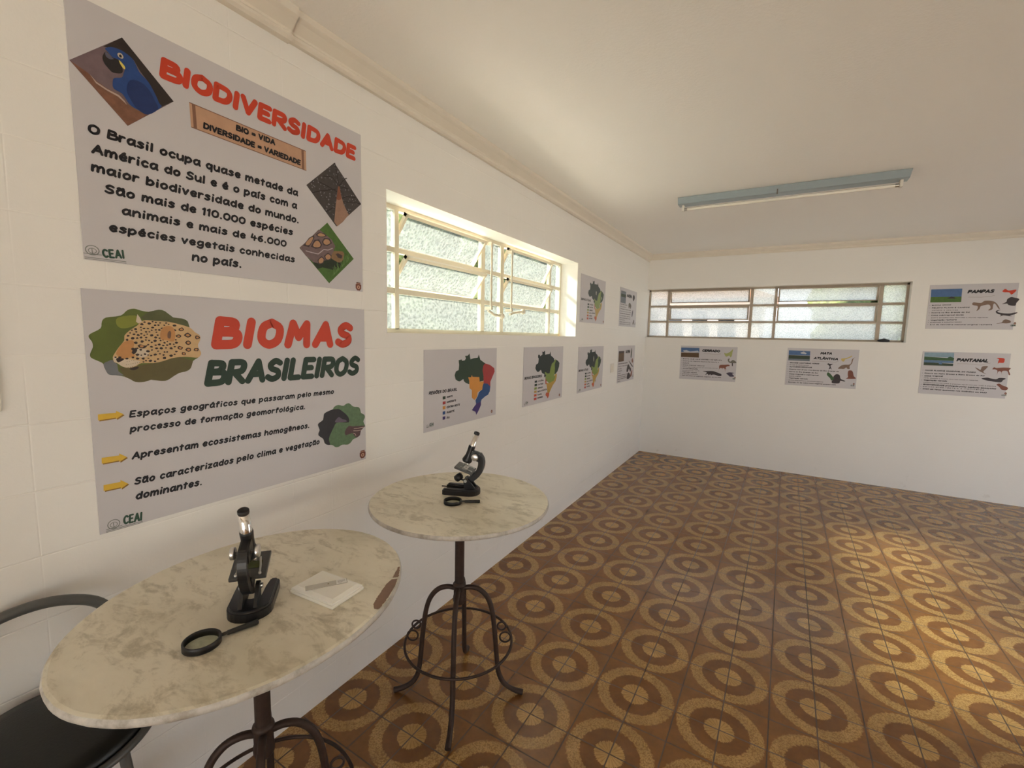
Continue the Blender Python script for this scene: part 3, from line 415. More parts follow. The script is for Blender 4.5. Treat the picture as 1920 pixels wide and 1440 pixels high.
'lines':[('BIOMA ÚNICO',(0.0349,0.2782),(0.2069,0.2817),0.0128),('RELEVO PLANO E CAMPOS',(0.0374,0.2456),(0.3726,0.2483),0.0141),('campos e coxilhas',(0.0394,0.2201),(0.2737,0.221),0.0089),('Ocorre no Rio Grande do Sul',(0.0367,0.1882),(0.3791,0.1934),0.014),('Clima subtropical úmido',(0.0366,0.1562),(0.33,0.1608),0.0154),('quatro estações bem definidas e chuvas regulares',(0.0386,0.1307),(0.5406,0.1331),0.009),('Vegetação rasteira',(0.0385,0.0988),(0.2725,0.1042),0.0141),('gramíneas e arbustos baixos',(0.0378,0.0746),(0.3189,0.0795),0.0102),('2,1% do território nacional original restante',(0.0374,0.0452),(0.5825,0.0485),0.0141)],
'logo_text':[('CEAI',(0.736,0.0374),(0.7775,0.0397),0.0182)],
'photo':[(0.0121,0.4748),(0.2892,0.4771),(0.2936,0.3194),(0.0164,0.3186)],
'shapes':[('red',[(0.6301,0.4374),(0.6519,0.4615),(0.6814,0.4426),(0.7414,0.4507),(0.7298,0.4174),(0.7057,0.3965),(0.6876,0.4211),(0.6451,0.4249)]),('brown',[(0.3914,0.2918),(0.3995,0.3136),(0.4289,0.3102),(0.4679,0.3068),(0.4904,0.3283),(0.5286,0.3311),(0.5722,0.3214),(0.6029,0.2904),(0.6277,0.2413),(0.6185,0.2382),(0.5835,0.2967),(0.5701,0.2845),(0.5689,0.2353),(0.5462,0.2199),(0.534,0.223),(0.5513,0.2477),(0.5367,0.2847),(0.494,0.2788),(0.466,0.2665),(0.4586,0.2356),(0.436,0.2139),(0.4432,0.248),(0.4365,0.2729),(0.4069,0.2793)]),('dark',[(0.6742,0.3144),(0.679,0.3449),(0.7054,0.3678),(0.7337,0.3626),(0.7767,0.3439),(0.7566,0.3016),(0.7495,0.2713),(0.6979,0.2776),(0.6825,0.296),(0.6407,0.2902)]),('dark',[(0.6001,0.1984),(0.6035,0.2168),(0.6406,0.2259),(0.6134,0.2106),(0.619,0.1984),(0.6623,0.1862),(0.7139,0.1832),(0.7458,0.1923),(0.778,0.1954),(0.7564,0.1741),(0.7201,0.1619),(0.7394,0.1528),(0.7113,0.1545),(0.664,0.1617),(0.6367,0.1494),(0.6448,0.1678),(0.6156,0.18)]),('brown',[(0.6188,0.0697),(0.6603,0.0823),(0.6682,0.1037),(0.6907,0.1161),(0.7291,0.1011),(0.7306,0.0799),(0.6986,0.0705),(0.6657,0.0732),(0.6238,0.0667)])],
'title':[('PAMPAS',(0.3356,0.4174),(0.5604,0.4189),0.0426)],
'underline':[(0.3509,0.3765),(0.4582,0.3733),(0.5348,0.3773),(0.5742,0.3922)]},'pantanal':{'bands':[('skypale',[(0.0152,0.5091),(0.2858,0.5124),(0.2879,0.4539),(0.0179,0.4564)]),('green',[(0.0179,0.4564),(0.2289,0.4483),(0.2524,0.4655),(0.2907,0.4507),(0.2885,0.4149),(0.0191,0.4168)]),('blue',[(0.0191,0.4168),(0.2886,0.4136),(0.2891,0.3889),(0.0197,0.3838)]),('darkgreen',[(0.0195,0.3871),(0.2896,0.3824),(0.2885,0.3531),(0.0204,0.3509)]),('blue',[(0.1531,0.3961),(0.1933,0.3946),(0.1854,0.3681),(0.1601,0.3715)])],
'crest':[(0.7682,0.0605),(0.7775,0.0611),(0.7671,0.0744)],
'lines':[('MAIOR PLANÍCIE INUNDÁVEL DO MUNDO',(0.0371,0.2824),(0.4943,0.2821),0.0158),('Ocorre em Mato Grosso e Mato Grosso do Sul',(0.0365,0.2461),(0.5716,0.2476),0.0158),('Clima tropical',(0.0377,0.212),(0.2099,0.217),0.017),('verão chuvoso e inverno seco com cheias e vazantes',(0.0359,0.1901),(0.5232,0.1899),0.0092),('Vegetação variada',(0.0369,0.1592),(0.2517,0.1607),0.0171),('campos,matas,cerrados e plantas aquáticas por toda a planície',(0.0368,0.1355),(0.6803,0.1325),0.0092),('BIODIVERSIDADE protegida pelas espécies ameaçadas',(0.0376,0.1066),(0.6851,0.101),0.017),('peixes,aves,répteis e mamíferos',(0.037,0.0829),(0.5843,0.0821),0.0105),('2020 um terço queimado nos incêndios em 2020',(0.0369,0.0519),(0.6107,0.0487),0.0158)],
'logo_text':[('CEAI',(0.7352,0.0312),(0.7773,0.0321),0.0164)],
'photo':[(0.0152,0.5091),(0.2858,0.5124),(0.2885,0.3531),(0.0204,0.3509)],
'shapes':[('red',[(0.6548,0.4685),(0.7116,0.4675),(0.7226,0.4457),(0.7156,0.4137),(0.678,0.4121),(0.6698,0.3958),(0.6718,0.4309),(0.6749,0.4533)]),('brown',[(0.4819,0.349),(0.512,0.3343),(0.5322,0.3224),(0.5436,0.3614),(0.5911,0.3668),(0.5705,0.3243),(0.5581,0.2981),(0.5887,0.274),(0.549,0.2912),(0.5135,0.3151)]),('redbrown',[(0.6318,0.3336),(0.6441,0.3596),(0.6637,0.351),(0.7197,0.3599),(0.781,0.3564),(0.7691,0.3274),(0.7841,0.2839),(0.7729,0.277),(0.7556,0.3204),(0.7137,0.3152),(0.7168,0.2741),(0.7045,0.3116),(0.6833,0.3106),(0.6747,0.2688),(0.6758,0.3166),(0.6555,0.3347)]),('dark',[(0.5496,0.2208),(0.5964,0.2348),(0.6256,0.228),(0.6736,0.2211),(0.7006,0.2384),(0.7527,0.2348),(0.7309,0.2115),(0.7185,0.1886),(0.6666,0.1889),(0.628,0.1963),(0.5943,0.2008)]),('redbrown',[(0.6831,0.158),(0.7057,0.172),(0.7355,0.1515),(0.7694,0.1377),(0.7824,0.1195),(0.7676,0.0997),(0.7297,0.1037),(0.7085,0.1341)])],
'title':[('PANTANAL',(0.3111,0.4106),(0.5878,0.4101),0.0415)],
'underline':[(0.323,0.3839),(0.4109,0.3877),(0.5279,0.3787),(0.6096,0.406)]}}

# ------------------------------------------------------------------ windows
def pane_material(name, scale, tint, tr, lo, hi):
    k = NT(name); p = k.obj()
    v = k.voro(p, scale, 'SMOOTH_F1'); n = k.noise(p, scale*.45, 3, .6, 1.2)
    f = k.math('ADD', k.math('MULTIPLY', v, .8), k.math('MULTIPLY', n, .38))
    bmp = k.new('Bump'); bmp.inputs['Strength'].default_value = .9; bmp.inputs['Distance'].default_value = .012
    k.put(bmp.inputs['Height'], f)
    cells = k.ramp(f, [(.34,(lo,lo*1.02,lo*1.03)),(.60,(hi,hi,hi))])
    colr = k.mix(1., cells, tint, 'MULTIPLY')
    tl = k.new('BsdfTranslucent'); k.put(tl.inputs[0], colr); k.put(tl.inputs['Normal'], bmp.outputs[0])
    tp = k.new('BsdfTransparent'); k.put(tp.inputs[0], k.mix(1., k.mix(.5, cells, (1,1,1)), tint, 'MULTIPLY'))
    gl = k.new('BsdfGlossy'); gl.inputs['Roughness'].default_value = .12; k.put(gl.inputs['Normal'], bmp.outputs[0])
    m1 = k.new('MixShader'); k.put(m1.inputs[0], k.ramp(f, [(.34,(tr*.85,)*3),(.60,(tr*1.1,)*3)])); k.put(m1.inputs[1], tl.outputs[0]); k.put(m1.inputs[2], tp.outputs[0])
    m2 = k.new('MixShader'); m2.inputs[0].default_value = .05; k.put(m2.inputs[1], m1.outputs[0]); k.put(m2.inputs[2], gl.outputs[0])
    k.t.links.new(m2.outputs[0], k.out.inputs[0]); return k.m
M_PANE_L = pane_material('pebbled_glass', 55, (.78,.93,1.0), .33, .050, .088)
M_PANE_B = pane_material('pebbled_glass_fine', 85, (.93,.97,.95), .12, .33, .44)
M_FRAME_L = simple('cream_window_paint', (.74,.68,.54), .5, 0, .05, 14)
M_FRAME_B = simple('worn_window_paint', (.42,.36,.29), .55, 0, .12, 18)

k = NT('clear_glass_back'); tp = k.new('BsdfTransparent'); k.t.links.new(tp.outputs[0], k.out.inputs[0]); M_CLEARG = k.m
def glass(q, x0, x1, y0, y1, z):
    v = [(x,y,w) for w in (z-.002,z+.002) for x,y in ((x0,y0),(x1,y0),(x1,y1),(x0,y1))]
    q.add(v, [(3,2,1,0),(0,1,5,4),(1,2,6,5),(2,3,7,6),(3,0,4,7)], False); q.cur = 1; q.add(v, [(4,5,6,7)], False)
def window(name, M, W, Hh, ubars, vbars, bw, depth, mf, mp, wide, tilt, levers, short={}):
    """ubars: centre and width of upright bars; vbars: of level bars; wide: columns with pivoting sashes in their upper rows"""
    root = empty(name, mat=M); root['kind'] = 'structure'
    f = MB()
    f.box(0,.028,0,Hh,-depth,0); f.box(W-.028,W,0,Hh,-depth,0); f.box(0,W,0,.026,-depth,0); f.box(0,W,Hh-.026,Hh,-depth,0)
    for c, w in ubars: f.box(c-w/2,c+w/2,.02,Hh-.02,-depth*.9,.0)
    for c, w in vbars: f.box(.02,W-.02,c-w/2,c+w/2,-depth*.8,-.004)
    f.build('frame', mf, root)
    ue = [.028]+[q for c,w in ubars for q in (c-w/2,c+w/2)]+[W-.028]; ve = [.026]+[q for c,w in vbars for q in (c-w/2,c+w/2)]+[Hh-.026]
    ncol, nrow = len(ubars)+1, len(vbars)+1
    for i in range(ncol):
        for j in range(nrow):
            u0,u1,v0,v1 = ue[2*i],ue[2*i+1],ve[2*j],ve[2*j+1]
            if i in wide and j > 0:                     # pivoting sash, hung at mid height
                pv = (v0+v1)/2; a = tilt[(i,j)]
                R = Matrix.Translation((0,pv,-depth*.5)) @ Matrix.Rotation(a, 4, 'X')
                hh = (v1-v0)/2+.008; st = .02; g = .006
                s_ = MB(); s_.M = R
                lo = -hh+short.get((i,j),0.)
                s_.box(u0+g,u0+g+st,lo,hh,-.012,.012); s_.box(u1-g-st,u1-g,lo,hh,-.012,.012)
                s_.box(u0+g,u1-g,lo,lo+st*.6,-.012,.012); s_.box(u0+g,u1-g,hh-st,hh,-.012,.012)
                so = s_.build('sash', mf, root)
                q = MB(); q.M = R; glass(q, u0+g+.012,u1-g-.012,lo+.008,hh-.012,0); q.build('pane', [M_CLEARG, mp], so)
            else:
                q = MB(); glass(q, u0-.006,u1+.006,v0-.006,v1+.006,-depth*.5); q.build('pane', [M_CLEARG, mp], root)
    for (u,v0,v1,n,hand) in levers:
        b = MB(); b.box(u-.011,u+.011,v0,v1,n-.003,n+.003); b.box(u-.014,u+.014,v1-.02,v1+.004,n-.04,n+.004); b.build('lever_bar', mf, root)
        h = MB(); h.tube([(x,y,n+.012) for x,y in hand], .010, 8)
        ex, ey = hand[-1]; h.M = Matrix.Translation((ex,ey,n+.012)); h.lathe([(0,-.014),(.02,-.014),(.024,0),(.02,.016),(.012,.018),(0,.018)], 16)
        h.M = Matrix.Identity(4); h.box(u-.012,u+.012,v0-.012,v0+.012,n-.05,n+.01)
        h.build('lever_handle', mf, root)
    return root
A = math.radians
y0 = LW[0]
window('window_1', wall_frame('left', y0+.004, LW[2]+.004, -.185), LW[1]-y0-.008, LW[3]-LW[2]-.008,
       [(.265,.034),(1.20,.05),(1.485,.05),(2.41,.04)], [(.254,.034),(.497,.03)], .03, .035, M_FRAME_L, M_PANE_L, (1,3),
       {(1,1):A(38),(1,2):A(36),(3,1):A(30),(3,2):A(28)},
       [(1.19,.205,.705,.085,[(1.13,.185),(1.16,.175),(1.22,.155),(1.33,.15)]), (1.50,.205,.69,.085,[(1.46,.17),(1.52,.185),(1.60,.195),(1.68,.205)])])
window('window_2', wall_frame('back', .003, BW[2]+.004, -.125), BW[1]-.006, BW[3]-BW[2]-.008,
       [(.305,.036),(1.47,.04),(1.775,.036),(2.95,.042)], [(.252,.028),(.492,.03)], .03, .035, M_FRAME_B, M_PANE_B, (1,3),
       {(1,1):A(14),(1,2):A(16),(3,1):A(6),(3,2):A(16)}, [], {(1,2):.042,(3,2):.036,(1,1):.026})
m = MB(); 
for (cx,cy,cz,rx,ry,rz,sd) in ((3.02,.062,.024,.055,.028,.026,1),(2.985,.055,.018,.03,.02,.018,2)):
    bm = bmesh.new(); bmesh.ops.create_icosphere(bm, subdivisions=3, radius=1)
    for v in bm.verts:
        d = 1+.25*noise.noise(v.co*1.6+Vector((sd,0,0))); v.co = Vector((v.co.x*rx*d, v.co.y*ry*d, max(-.018, v.co.z*rz*d)))
    bmesh.ops.translate(bm, vec=(cx-3.02,cy-.062,0), verts=bm.verts); m.bm(bm, True)
o = m.build('leaf_debris', simple('dark_cloth', (.03,.03,.035), .8, 0, .3, 40)); o.location = (3.02,.062,BW[2]+.023)  # dark lump standing for dirt and leaf debris outside the glass
tag(o, 'small dark crumpled cloth on the ledge at the right end of the far window', 'cloth')

# ------------------------------------------------------------------ lettering: brush-marker strokes
GL = {
'A':(.62,"0,0 .34,1 .62,0;.13,.33 .53,.33"),'B':(.54,"0,0 .03,1;~.03,1 .45,.93 .40,.6 .05,.54;~.05,.54 .55,.48 .52,.06 0,0"),
'C':(.52,"~.52,.85 .3,1 .05,.72 .05,.28 .28,0 .52,.14"),'D':(.58,"0,0 .03,1;~.03,1 .5,.88 .58,.45 .4,.07 0,0"),
'E':(.46,".46,1 .03,1 0,0 .46,0;.02,.52 .38,.52"),'F':(.44,".44,1 .03,1 0,0;.02,.52 .36,.52"),'G':(.56,"~.52,.85 .3,1 .05,.7 .05,.28 .28,0 .5,.15 .52,.42;.3,.44 .55,.44"),
'H':(.56,"0,0 0,1;.56,0 .56,1;0,.5 .56,.5"),'I':(.1,".03,0 .07,1"),'J':(.4,"~.38,1 .38,.25 .2,0 0,.15"),'K':(.5,"0,0 .03,1;.5,1 .04,.45 .5,0"),'L':(.42,".03,1 0,0 .42,0"),
'M':(.7,"0,0 .1,1 .36,.35 .62,1 .7,0"),'N':(.58,"0,0 .03,1 .55,0 .58,1"),'O':(.6,"~.3,1 .04,.78 .02,.25 .28,0 .56,.22 .58,.75 .3,1"),'P':(.5,"0,0 .03,1;~.03,1 .48,.94 .46,.55 .04,.46"),
'Q':(.6,"~.3,1 .04,.78 .02,.25 .28,0 .56,.22 .58,.75 .3,1;.38,.25 .6,-.05"),'R':(.56,"0,0 .03,1;~.03,1 .5,.95 .48,.55 .05,.46;.2,.46 .56,0"),'S':(.5,"~.48,.88 .26,1 .06,.8 .12,.58 .42,.42 .46,.15 .22,0 0,.12"),
'T':(.54,"0,1 .54,1;.27,1 .25,0"),'U':(.56,"~0,1 .02,.3 .28,0 .54,.3 .56,1"),'V':(.56,"0,1 .26,0 .56,1"),'W':(.7,"0,1 .18,0 .36,.7 .54,0 .7,1"),'X':(.5,"0,1 .5,0;.5,1 0,0"),'Z':(.5,"0,1 .5,1 0,0 .5,0"),
'a':(.5,"~.46,.58 .22,.66 .02,.4 .12,.02 .38,.15 .47,.5;.48,.66 .46,.2 .54,0"),'b':(.48,"0,1 0,0;~0,.4 .25,.66 .48,.35 .25,0 0,.12"),'c':(.42,"~.42,.55 .22,.66 .02,.35 .18,0 .42,.1"),
'd':(.48,".47,1 .48,0;~.46,.42 .22,.66 0,.33 .2,0 .46,.2"),'e':(.46,"~.04,.34 .40,.36 .40,.58 .2,.66 .02,.35 .18,0 .44,.1"),'f':(.36,"~.36,.95 .2,1 .14,.7 .12,0;0,.6 .34,.6"),
'g':(.48,"~.44,.58 .2,.66 .02,.38 .18,.05 .44,.25;~.46,.66 .46,-.1 .28,-.33 .02,-.22"),'h':(.46,"0,1 0,0;~0,.35 .25,.66 .44,.45 .46,0"),'i':(.1,".05,.55 .05,0;.06,.96 .065,.98"),
'j':(.2,"~.16,.64 .15,-.15 0,-.3;.17,.9 .175,.92"),'k':(.4,"0,1 0,0;.38,.62 .02,.28 .4,0"),'l':(.1,".05,1 .05,0"),'m':(.72,"0,.64 0,0;~0,.4 .2,.66 .34,.45 .35,0;~.35,.4 .55,.66 .7,.45 .72,0"),
'n':(.46,"0,.64 0,0;~0,.38 .25,.66 .44,.45 .46,0"),'o':(.46,"~.23,.66 .03,.46 .05,.12 .24,0 .43,.2 .42,.52 .23,.66"),'p':(.48,"0,.64 0,-.33;~0,.4 .25,.66 .48,.35 .25,0 0,.12"),
'q':(.48,".46,.64 .47,-.33;~.46,.4 .22,.66 0,.33 .2,0 .46,.2"),'r':(.32,"0,.64 0,0;~0,.35 .14,.62 .32,.6"),'s':(.4,"~.38,.56 .2,.66 .04,.52 .2,.36 .38,.2 .2,0 0,.08"),
't':(.34,".16,.95 .16,0;0,.63 .34,.65"),'u':(.46,"~0,.64 .02,.2 .2,0 .42,.2;.45,.64 .46,0"),'v':(.42,"0,.64 .2,0 .42,.64"),'x':(.4,"0,.64 .4,0;.4,.64 0,0"),'z':(.4,"0,.62 .4,.62 0,0 .42,0"),
'0':(.54,"~.27,1 .04,.78 .02,.25 .26,0 .5,.22 .52,.75 .27,1"),'1':(.2,"0,.8 .16,1 .14,0"),'2':(.46,"~.02,.8 .22,1 .44,.78 .25,.35 0,0;0,0 .46,0"),'3':(.46,"~.02,.95 .4,.9 .15,.55;~.15,.55 .46,.3 .25,0 0,.1"),
'4':(.5,".1,1 0,.4 .5,.4;.36,.75 .34,0"),'5':(.46,".42,1 .06,1 .04,.58;~.04,.58 .42,.55 .4,.08 0,.05"),'6':(.48,"~.4,.95 .1,.7 .02,.25 .25,0 .46,.25 .28,.5 .05,.3"),'7':(.46,"0,1 .46,1 .14,0"),'8':(.46,"~.23,1 .04,.78 .4,.3 .22,0 .04,.25 .42,.78 .23,1"),'9':(.46,"~.44,.7 .2,1 .04,.7 .2,.5 .44,.75 .4,0"),
'.':(.1,".05,.02 .055,.03"),',':(.1,".06,.05 .02,-.12"),'-':(.3,"0,.42 .3,.42"),'=':(.42,"0,.6 .42,.6;0,.34 .42,.34"),'%':(.5,".45,1 .05,0;.08,.85 .09,.86;.42,.12 .43,.13"),
}
ACC = {'acute':".2,.84 .34,1.0",'tilde':"~.04,.84 .15,.95 .28,.85 .42,.96",'circ':".1,.84 .24,1.0 .38,.84",'ced':"~.24,0 .28,-.12 .12,-.24"}
COMBO = {'á':('a','acute'),'é':('e','acute'),'í':('i','acute'),'ó':('o','acute'),'ú':('u','acute'),'ã':('a','tilde'),'õ':('o','tilde'),'ê':('e','circ'),'â':('a','circ'),'ç':('c','ced'),
         'Á':('A','acute'),'É':('E','acute'),'Í':('I','acute'),'Ô':('O','circ'),'Ú':('U','acute'),'Ã':('A','tilde'),'Õ':('O','tilde'),'Â':('A','circ'),'Ç':('C','ced')}
def strokes(ch, k):
    acc = None
    if ch in COMBO: ch, acc = COMBO[ch]
    if ch not in GL: return .3, []
    w, s = GL[ch]; out = []
    parts = s.split(';')
    if acc:
        if ch in 'iI': parts = parts[:1]
        a = ACC[acc]; up = .32 if ch.isupper() and acc != 'ced' else 0
        sh = (w-.48)/2
        a = ('~' if a[0] == '~' else '')+' '.join('%f,%f' % (float(p.split(',')[0])+sh, float(p.split(',')[1])+up) for p in a.lstrip('~').split())
        parts = parts+[a]
    for q in parts:
        sm = q[0] == '~'; pts = [tuple(map(float, p.split(','))) for p in q.lstrip('~').split()]
        if sm: pts = [(v.x,v.y) for v in smooth_path([(a,b,0) for a,b in pts], k)]
        out.append(pts)
    return w, out
def write(mb, text, a, b, h, thick=.2, shear=.1, z=0., k=3, cap=8, gap=.2):
    """lays text along the line a-b with capital height h; thick is the pen width over h"""
    adv = 0; items = []
    for ch in text:
        if ch == ' ': adv += .42; continue
        w, st = strokes(ch, k)
        if ch.islower(): st = [[(x, y*1.1 if -.01 < y < .7 else y) for x,y in p_] for p_ in st]
        items.append((adv, st)); adv += w+thick*.55+gap*.55
    adv -= thick*.55+gap*.55
    ax = Vector((b[0]-a[0], b[1]-a[1])); L = ax.length; ax /= L; ay = Vector((-ax.y, ax.x))
    pen = thick*h*.5; sx = (L-2*pen)/max(adv,.01)
    def T(x, y, off): return (a[0]+ax.x*(pen+(off+x)*sx+y*h*shear)+ay.x*y*h, a[1]+ax.y*(pen+(off+x)*sx+y*h*shear)+ay.y*y*h)
    pw = min(pen, pen*1.25*sx/h+pen*.2)
    hk = 0
    for off, st in items:
        for pts in st:
            q = [T(x,y*(1-thick)+thick*.5,off) for x,y in pts]
            for i in range(len(q)-1):
                hk += 1; z_ = z+(hk%12)*6e-5
                d = Vector((q[i+1][0]-q[i][0], q[i+1][1]-q[i][1]))
                if d.length < 1e-7: continue
                n_ = Vector((-d.y,d.x)).normalized()*pw
                mb.add([(q[i][0]+n_.x,q[i][1]+n_.y,z_),(q[i][0]-n_.x,q[i][1]-n_.y,z_),(q[i+1][0]-n_.x,q[i+1][1]-n_.y,z_),(q[i+1][0]+n_.x,q[i+1][1]+n_.y,z_)], [(0,1,2,3)], False)
            ends = (0, len(q)-1) if cap < 5 else range(len(q))
            for i in ends:
                hk += 1; z_ = z+(hk%12)*6e-5
                mb.add([(q[i][0]+pw*math.cos(2*math.pi*t/cap), q[i][1]+pw*math.sin(2*math.pi*t/cap), z_) for t in range(cap)], [tuple(range(cap))], False)
def stripe(mb, pts, w, z):
    for i in range(len(pts)-1):
        d = Vector((pts[i+1][0]-pts[i][0], pts[i+1][1]-pts[i][1])); n_ = Vector((-d.y,d.x)).normalized()*w/2
        mb.add([(pts[i][0]+n_.x,pts[i][1]+n_.y,z),(pts[i][0]-n_.x,pts[i][1]-n_.y,z),(pts[i+1][0]-n_.x,pts[i+1][1]-n_.y,z),(pts[i+1][0]+n_.x,pts[i+1][1]+n_.y,z)], [(0,1,2,3)], False)
def disc(mb, c, rx, ry, z, n=20):
    mb.add([(c[0]+rx*math.cos(2*math.pi*t/n), c[1]+ry*math.sin(2*math.pi*t/n), z) for t in range(n)], [tuple(range(n))], False)
def oval_ring(mb, c, rx, ry, w, z, n=28):
    v = []
    for t in range(n):
        a = 2*math.pi*t/n; v += [(c[0]+rx*math.cos(a), c[1]+ry*math.sin(a), z), (c[0]+(rx-w)*math.cos(a), c[1]+(ry-w)*math.sin(a), z)]
    mb.add(v, [(2*i,(2*i+2)%(2*n),(2*i+3)%(2*n),2*i+1) for i in range(n)], False)
def smooth_outline(pts, k=4): return [(v.x,v.y) for v in smooth_path([(a,b,0) for a,b in pts], k, True)]

# ------------------------------------------------------------------ posters
def ink(name, rgb, var=.0, sc=60): return simple('print_'+name, lin(*rgb), .5, 0, var, sc, .4)
C_ = lambda r,g,b: (r,g,b)
M_BOARD = simple('pale_lilac_board', (.55,.535,.57), .45, 0, .015, 3, .45)
INK = ink('black', (22,20,26)); RED = ink('red', (196,62,36), .06, 30); GREEN = ink('dark_green', (28,52,38), .1, 30)
LOGO = ink('logo_green', (45,75,62)); GREYL = ink('grey_line', (120,125,122)); CREST = ink('crest_brown', (110,62,50), .3, 200); CRESTC = ink('crest_pale', (190,150,130))
def poster(which, a, z, W, Hh, label, group):
    r = empty('wall_poster', mat=wall_frame(which, a, z, 0)); tag(r, label, 'poster', group)
    b = MB(); b.box(0,W,0,Hh,.0006,.004); b.build('board', M_BOARD, r); return r
ZP = .0044
def logo_crest(r, d, th=.2):
    m = MB(); 
    for t in d['logo_text']: write(m, t[0], t[1], t[2], t[3], th, 0, ZP, 3, 6, .30)
    if 'logo' in d:
        c, e1, e2, l0, l1 = d['logo']; rx = abs(e1[0]-c[0]); ry = abs(e2[1]-c[1])
        m.cur = 1; oval_ring(m, c, rx, ry, rx*.14, ZP); oval_ring(m, (c[0],c[1]-ry*.1), rx*.6, ry*.55, rx*.1, ZP)
        stripe(m, [(c[0],c[1]-ry*.8),(c[0]-rx*.05,c[1]+ry*.3)], rx*.12, ZP)
        stripe(m, [(l0[0], l0[1]),(l1[0],l0[1])], ry*.13, ZP); stripe(m, [(l0[0],l0[1]-ry*.28),(l1[0],l0[1]-ry*.28)], ry*.1, ZP)
        stripe(m, [(c[0]-rx*1.25,c[1]-ry*.75),(c[0]+rx*1.3,c[1]-ry*.75)], ry*.12, ZP)
    m.build('logo', [LOGO, GREYL], r)
    c, e1, e2 = d['crest']; rx = abs(e1[0]-c[0]); ry = abs(e2[1]-c[1]); m = MB()
    m.poly([(c[0]-rx,c[1]+ry*.5),(c[0]-rx*.7,c[1]+ry*.55),(c[0]-rx*.7,c[1]+ry),(c[0]+rx*.7,c[1]+ry),(c[0]+rx*.7,c[1]+ry*.55),(c[0]+rx,c[1]+ry*.5),(c[0]+rx,c[1]-ry*.4),(c[0]+rx*.5,c[1]-ry*.95),(c[0]-rx*.5,c[1]-ry*.95),(c[0]-rx,c[1]-ry*.4)], ZP)
    m.cur = 1; disc(m, (c[0],c[1]-ry*.15), rx*.55, ry*.45, ZP+.0002, 12); stripe(m, [(c[0]-rx*.6,c[1]+ry*.72),(c[0]+rx*.6,c[1]+ry*.72)], ry*.12, ZP+.0002)
    m.cur = 0; disc(m, (c[0],c[1]-ry*.15), rx*.25, ry*.22, ZP+.0004, 8)
    m.build('crest', [CREST, CRESTC], r)

# --- BIODIVERSIDADE
d = PD['p1']; LWG = 'large text posters beside the near window'
r = poster('left', -6.835, 2.055, 1.08, .76, 'large grey poster with red BIODIVERSIDADE heading, macaw, tree and tortoise photos', LWG)
m = MB(); write(m, *d['title'][0], .285, .10, ZP, 5, 12, .16); m.build('heading', RED, r)
m = MB(); 
for t in d['body']: write(m, *t, .245, .12, ZP, 4, 8, .20)
m.build('body_text', INK, r)
m = MB(); m.poly(d['board'], ZP); b = d['board']
m.cur = 1
def lerp(p, q, t): return (p[0]+(q[0]-p[0])*t, p[1]+(q[1]-p[1])*t)
for t in (.03, .965):
    w = .012; m.poly([lerp(b[0],b[1],t-w),lerp(b[0],b[1],t+w),lerp(b[3],b[2],t+w),lerp(b[3],b[2],t-w)], ZP+.0002)
stripe(m, [b[0],b[1]], .003, ZP+.0002); stripe(m, [b[3],b[2]], .003, ZP+.0002)
wood = m.build('plank_print', [ink('plank', (186,148,122), .16, 25), ink('plank_dark', (128,92,74), .2, 40)], r)
m = MB()
for t in d['board_text']: write(m, *t, .27, .05, ZP+.0005, 4, 8, .15)
m.build('plank_lettering', INK, r)
logo_crest(r, d)
m = MB(); z = ZP
m.poly(d['macaw_frame'], z); m.cur = 1; m.poly(d['m_dark'], z+.0002); m.cur = 2; m.poly(d['m_branch'], z+.0003); m.cur = 3; m.poly(d['m_edge'], z+.0005)
m.cur = 4; m.poly(smooth_outline(d['m_body'], 3), z+.0007); m.cur = 5; m.poly(smooth_outline(d['m_wing'], 3), z+.0009)
m.cur = 6; m.poly(smooth_outline(d['m_beak'], 3), z+.0010); m.cur = 7; m.poly(smooth_outline(d['m_beakhi'],3), z+.0012); m.cur = 8; m.poly(smooth_outline(d['m_yellow'],3), z+.0013); m.cur = 9; m.poly(smooth_outline(d['m_eye'],3), z+.0013)
m.cur = 6; m.poly(smooth_outline(d['m_pupil'],3), z+.0015)
m.build('macaw_photo', [ink('mauve_bark', (112,94,100), .25, 45), ink('shade_brown', (42,34,32), .25, 40), ink('branch', (122,84,66), .5, 45), ink('branch_edge', (178,158,150), .1, 60),
    ink('macaw_blue', (32,66,128), .25, 30), ink('macaw_wing', (24,46,100), .25, 40), ink('beak_black', (38,34,36), .2, 60), ink('beak_grey', (92,90,108), .15, 60), ink('macaw_yellow', (206,190,96), .1, 60), ink('eye_white', (190,178,160), .1, 80)], r)
m = MB(); m.poly(d['tree_frame'], z); rnd = random.Random(7); fr = d['tree_frame']
def inq(pt, q):
    s_ = 0
    for i in range(4):
        e1 = (q[(i+1)%4][0]-q[i][0], q[(i+1)%4][1]-q[i][1]); c = e1[0]*(pt[1]-q[i][1])-e1[1]*(pt[0]-q[i][0]); s_ += 1 if c > 0 else -1
    return abs(s_) == 4
def scatter(mb, fr, n, size, zz):
    xs = [p[0] for p in fr]; ys = [p[1] for p in fr]; c = 0
    while c < n:
        pt = (rnd.uniform(min(xs),max(xs)), rnd.uniform(min(ys),max(ys)))
        if not inq(lerp(pt,(sum(xs)/4,sum(ys)/4),-.06), fr): continue
        q = rnd.uniform(.4,1)*size; a = rnd.uniform(0,3.14)
        mb.poly([(pt[0]+q*math.cos(a+t*1.26)*rnd.uniform(.5,1), pt[1]+q*math.sin(a+t*1.26)*rnd.uniform(.5,1)) for t in range(5)], zz); c += 1
m.cur = 1; scatter(m, fr, 90, .006, z+.0002); m.cur = 2; scatter(m, fr, 45, .0035, z+.0003)
m.cur = 3
for bpts in d['t_br']: stripe(m, bpts, .004, z+.0005)
